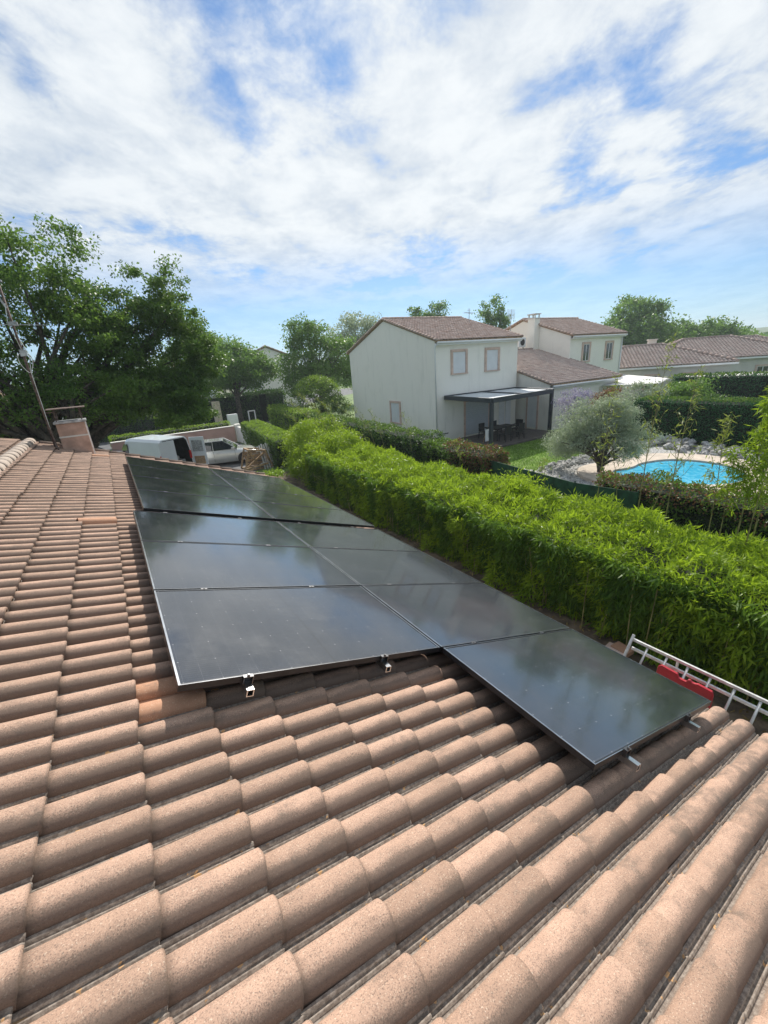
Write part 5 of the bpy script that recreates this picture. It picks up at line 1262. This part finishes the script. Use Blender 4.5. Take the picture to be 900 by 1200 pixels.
hedge('clipped_hedge', 'dark hedge across the road below the round tree', [(7.2, 46.5), (12.5, 44.5), (15.5, 47.0)], 2.0, 0.15, 20000, 0.16, 0.10, 'leaf_dark', seed=39, rough=0.16, core=0.2)
hedge('clipped_hedge', 'dark hedge behind the lantern pillar', [(-4.0, 45.0), (6.2, 45.5)], 1.8, -0.55, 14000, 0.16, 0.10, 'leaf_dark', seed=40, rough=0.16, core=0.2)

# arching bush by the gable
tree('arching_bush', 'dome shaped bush with a bright green crest beside the gable wall', 'bush', (14.4, 33.5, G), [(0, 0, 2.3, 2.2, 2.0, 1.9), (1.2, -.4, 1.4, 1.6, 1.5, 1.3)], 150, 95, 0.15, 'leaf_hedge', trunk_r=.12, clump=.42, seed=52, hollow=.7, trunk_h=.6)
P = rng.normal(size=(6500, 3)); P /= np.linalg.norm(P, axis=1)[:, None]; P = P[P[:, 2] > 0.35]; P = P * np.array([2.35, 2.1, 2.15]) + np.array([0, 0, 2.3]) + rng.normal(size=P.shape) * .08
v, f = leaves_np(P, .15, .08, rng, droop=.1, up=.8); link('crest', np_mesh('crest', v, f), bpy.data.objects['arching_bush'], M['leaf_bright'])

# green mesh fence
fn = empty('mesh_fence', (9.25, 6.0, G), 'low dark green mesh fence between the hedges', 'fence')
fx = [(9.55, 8.35), (9.2, 6.2), (8.95, 4.6), (9.2, 3.0)]
for a in range(3):
    mb = MB(); mb.bar((fx[a][0], fx[a][1], G + 0.72), (fx[a + 1][0], fx[a + 1][1], G + 0.72), 0.02, 1.42); mb.build('mesh_screen', M['mesh_green'], fn, world=True)
for x, y in fx: mb = MB(); mb.tube([(x + .03, y, G), (x + .03, y, G + 1.48)], .022, 6); mb.build('post', M['mesh_green'], fn, world=True)

# olive
tree('olive_tree', 'silvery olive tree with a forked trunk between the lawn and the pool', 'tree', (14.9, 7.15, G), [(0.1, 0.4, 2.05, 1.2, 1.15, 1.1), (-0.6, 1.1, 1.45, 0.85, 0.85, .9), (0.6, -0.6, 1.5, 0.9, 0.9, 1.0), (0.3, 0.0, 2.6, .8, .8, .65), (-.2, 1.9, 1.0, .5, .5, .5)], 280, 165, 0.10, 'leaf_olive', trunk_r=0.13, clump=0.31, seed=53, limbs=24, hollow=0.15, trunk_h=0.45, aspect=0.24)
tree('flowering_bush', 'pale purple flowering bush at the foot of the low wing', 'bush', (21.6, 12.9, G), [(0, 0, 2.2, 1.1, .9, .75), (.3, -.2, 1.2, .8, .8, .9)], 70, 90, .1, 'flower', trunk_r=.06, clump=.35, seed=54, hollow=.5, trunk_h=.9)
tree('garden_shrub', 'grey green shrub in front of the white canopy', 'shrub', (26.3, 11.2, G), [(0, 0, 1.6, 1.5, 1.2, 1.1)], 60, 100, .13, 'leaf_olive', trunk_r=.07, clump=.42, seed=55, hollow=.5, trunk_h=.7)
tree('garden_shrub', 'rounded green shrub right of the white canopy', 'shrub', (28.5, 9.6, G), [(0, 0, 1.5, 1.7, 1.5, 1.3)], 80, 100, .15, 'leaf_tree2', trunk_r=.07, clump=.45, seed=56, hollow=.5, trunk_h=.7)
tree('garden_shrub', 'reddish shrub at the left foot of the white canopy', 'shrub', (24.9, 12.7, G), [(0, 0, 1.7, 1.2, .9, .8)], 50, 80, .12, 'leaf_red', trunk_r=.06, clump=.38, seed=57, hollow=.5, trunk_h=.8)
tree('garden_shrub', 'low green shrub by the fence below the far outbuilding', 'shrub', (40.5, 8.0, G), [(0, 0, 1.7, 2.2, 1.8, 1.2)], 60, 80, .2, 'leaf_tree2', trunk_r=.08, clump=.6, seed=58, hollow=.5, trunk_h=.7)

# trees
GT = 'trees around the neighbourhood'
tree('walnut_tree', 'tall walnut tree whose crown fills the left edge behind the chimney', 'tree', (-2.9, 16.6, G),
     [(0.5, 0.2, 8.4, 1.9, 1.9, 1.9), (-1.6, 0, 7.2, 1.9, 2.0, 2.0), (1.6, 0, 6.7, 1.3, 1.6, 1.6), (-3.6, 0, 5.6, 2.2, 2.2, 2.3), (-0.3, -0.3, 5.1, 2.2, 2.0, 1.1), (-3.4, -.6, 4.0, 2.4, 2.0, 1.0), (1.6, 0, 4.6, 1.6, 1.6, 1.0)], 450, 190, 0.115, 'leaf_tree', trunk_r=0.30, clump=0.40, seed=61, limbs=40, hollow=0.1, trunk_h=2.9, group=GT)
tree('walnut_tree', 'walnut tree leaning over the white van, its lowest boughs touching the roof line', 'tree', (-3.5, 18.4, G),
     [(4.6, -0.6, 7.6, 1.5, 1.3, 1.6), (3.1, -.8, 6.0, 1.5, 1.5, 1.5), (5.5, -1.0, 6.0, 1.1, 1.2, 1.2), (4.8, -1.2, 4.7, 1.6, 1.5, 1.0), (2.6, -.6, 4.4, 1.7, 1.5, 1.0), (4.5, -1.6, 3.6, 1.3, 1.2, .5), (2.6, -.6, 7.2, 1.2, 1.2, 1.2)], 400, 190, 0.115, 'leaf_tree', trunk_r=0.26, clump=0.34, seed=62, limbs=36, hollow=0.1, trunk_h=2.9, group=GT)
mb = MB(); mb.tube([(-3.0, 16.6, G + 1.6), (-4.3, 16.2, G + 2.8), (-6.2, 15.6, G + 4.2)], [.2, .16, .08], 8); mb.build('bough', M['bark'], bpy.data.objects['walnut_tree'], world=True, smooth=True)
tree('leafy_tree', 'low dark tree glimpsed left of the antenna mast', 'tree', (-7.5, 24.0, G), [(0, 0, 3.4, 2.6, 2.2, 2.2)], 120, 90, .2, 'leaf_dark', trunk_r=.2, clump=.7, seed=63, group=GT)
tree('leafy_tree', 'bluish green tree rising behind the walnut, above the street lamp', 'tree', (10.2, 60.0, G), [(0, 0, 8.2, 3.4, 3.4, 3.8), (2.5, 0, 6.5, 2.5, 2.5, 2.8), (-3, 0, 6.0, 2.8, 2.8, 2.8)], 190, 75, .34, 'leaf_tree2', trunk_r=.35, clump=.95, seed=64, group=GT, trunk_h=3)
tree('leafy_tree', 'round dark tree with a visible forked trunk above the far hedge', 'tree', (9.6, 42.4, G), [(0.2, 0, 6.0, 3.4, 3.0, 2.2), (-1.9, 0, 5.2, 1.8, 1.8, 1.5), (2.4, 0, 5.3, 1.9, 1.8, 1.5)], 210, 80, .26, 'leaf_tree2', trunk_r=.24, clump=.75, seed=65, group=GT, trunk_h=3.6, limbs=20)
tree('leafy_tree', 'broad green tree left of the cream gable', 'tree', (17.7, 39.5, G), [(0, 0, 6.2, 3.5, 3.0, 3.0), (-1.2, 0, 8.3, 1.9, 1.9, 1.6), (2.2, 0, 5.3, 2.6, 2.4, 2.4), (-2.3, 0, 5.0, 1.9, 1.9, 2.3)], 300, 80, .25, 'leaf_tree2', trunk_r=.3, clump=.72, seed=66, group=GT, trunk_h=2.4)
tree('leafy_tree', 'wispy grey green tree just left of the gable peak', 'tree', (31.5, 54.5, G), [(0, 0, 11.0, 2.6, 2.6, 2.2), (2.9, 0, 10.2, 2.0, 2.0, 1.8), (-2.3, 0, 9.2, 2.2, 2.2, 2.2), (0, 0, 7.5, 3.6, 3, 2.5)], 150, 60, .32, 'leaf_olive', trunk_r=.3, clump=.8, seed=67, group=GT, trunk_h=5.5, hollow=.1)
tree('leafy_tree', 'twin topped tree peeping over the ridge of the pergola house', 'tree', (43.2, 52.0, G), [(-1.6, 0.6, 11.8, 1.3, 1.3, 1.6), (1.2, -.6, 12.1, 1.3, 1.3, 1.7), (0, 0, 10, 2.6, 2.2, 2.5)], 110, 60, .34, 'leaf_tree2', trunk_r=.3, clump=.7, seed=68, group=GT, trunk_h=6)
tree('leafy_tree', 'slender upright tree between the two ridges', 'tree', (50.0, 45.6, G), [(0, 0, 11.6, 1.6, 1.6, 2.2), (.6, -.4, 9.3, 2.0, 2.0, 2.2)], 90, 60, .34, 'leaf_tree2', trunk_r=.3, clump=.65, seed=69, group=GT, trunk_h=6)
tree('leafy_tree', 'large rounded tree rising above the hip roofed bungalows', 'tree', (75.5, 38.0, G), [(2, -.5, 9.0, 4.6, 4.6, 4.2), (0, 0, 6.0, 6.5, 6, 4.0), (-4, 1, 5.5, 3.8, 3.5, 3.5), (6, -2, 6, 4, 4, 3)], 420, 60, .5, 'leaf_tree2', trunk_r=.4, clump=1.1, seed=70, group=GT, trunk_h=3)
tree('leafy_tree', 'lower spreading tree right of the largest rounded one', 'tree', (93.0, 34.0, G), [(-2, .5, 5.8, 4.8, 4, 3.0), (3.5, -1, 5.5, 4.2, 4, 2.9), (7, -3, 4.6, 3.5, 3, 2.4)], 260, 60, .5, 'leaf_tree2', trunk_r=.4, clump=1.1, seed=71, group=GT, trunk_h=2.5)
tree('leafy_tree', 'dark purplish tree beside the two storey block', 'tree', (58.5, 33.5, G), [(0, 0, 3.7, 2.6, 2.6, 2.2)], 90, 60, .34, 'leaf_dark', trunk_r=.2, clump=.8, seed=72, group=GT, trunk_h=2)
tree('leafy_tree', 'bushy tree between the crate hedge and the far road', 'tree', (5.0, 55.0, G), [(0, 0, 3.6, 4.5, 3, 2.4), (-5, 0, 3.8, 4, 3, 2.6)], 150, 60, .32, 'leaf_tree2', trunk_r=.25, clump=.9, seed=73, group=GT, trunk_h=2)
# far wooded band: reads as one mass
P = []
for k in range(900):
    a = rng.uniform(R(-30), R(100)); d = rng.uniform(120, 520); h = rng.uniform(3, 6.5) * (1 if rng.random() < .9 else 1.3)
    zg = G
    c = np.array([math.sin(a) * d, math.cos(a) * d, zg + h * .6])
    kk = 60; q = rng.normal(size=(kk, 3)); q /= np.linalg.norm(q, axis=1)[:, None]; P.append(c + q * np.array([h * .9, h * .9, h * .6]) * rng.uniform(.7, 1.1, size=(kk, 1)))
P = np.concatenate(P); v, f = leaves_np(P, 2.0, 1.5, rng, droop=0, up=.6)
o = link('treeline', np_mesh('treeline', v, f), None, M['leaf_tree2']); tag(o, 'distant band of woods along the horizon', 'woods', kind='stuff')
# ragged grass tufts on the ground by the roof's far gable
P = np.concatenate([rng.uniform([1.3, 9.3, -0.86], [2.2, 9.9, -0.72], size=(900, 3))]); v, f = leaves_np(P, .08, .035, rng, droop=0, up=.5)
o = link('fallen_leaves', np_mesh('fallen_leaves', v, f), None, M['leaf_bright']); tag(o, 'yellow green leaves caught on the far corner of the roof', 'leaves', kind='stuff')

# ------------------------------------------------------------------ haze in the air
mt = bpy.data.materials.new('air_haze'); mt.use_nodes = True; mt.node_tree.nodes.clear(); T = NT(mt.node_tree)
pvn = T.new('ShaderNodeVolumePrincipled'); pvn.inputs['Density'].default_value = 0.0007; pvn.inputs['Color'].default_value = (0.80, 0.90, 0.97, 1); pvn.inputs['Anisotropy'].default_value = 0.3
om = T.new('ShaderNodeOutputMaterial'); T.put(om.inputs['Volume'], pvn.outputs[0])
mb = MB(); mb.box(-1600, 1600, -1600, 1600, G - 2.6, 45.0); o = mb.build('haze', mt); tag(o, 'thin bluish haze hanging over the distant trees', 'haze', kind='stuff')
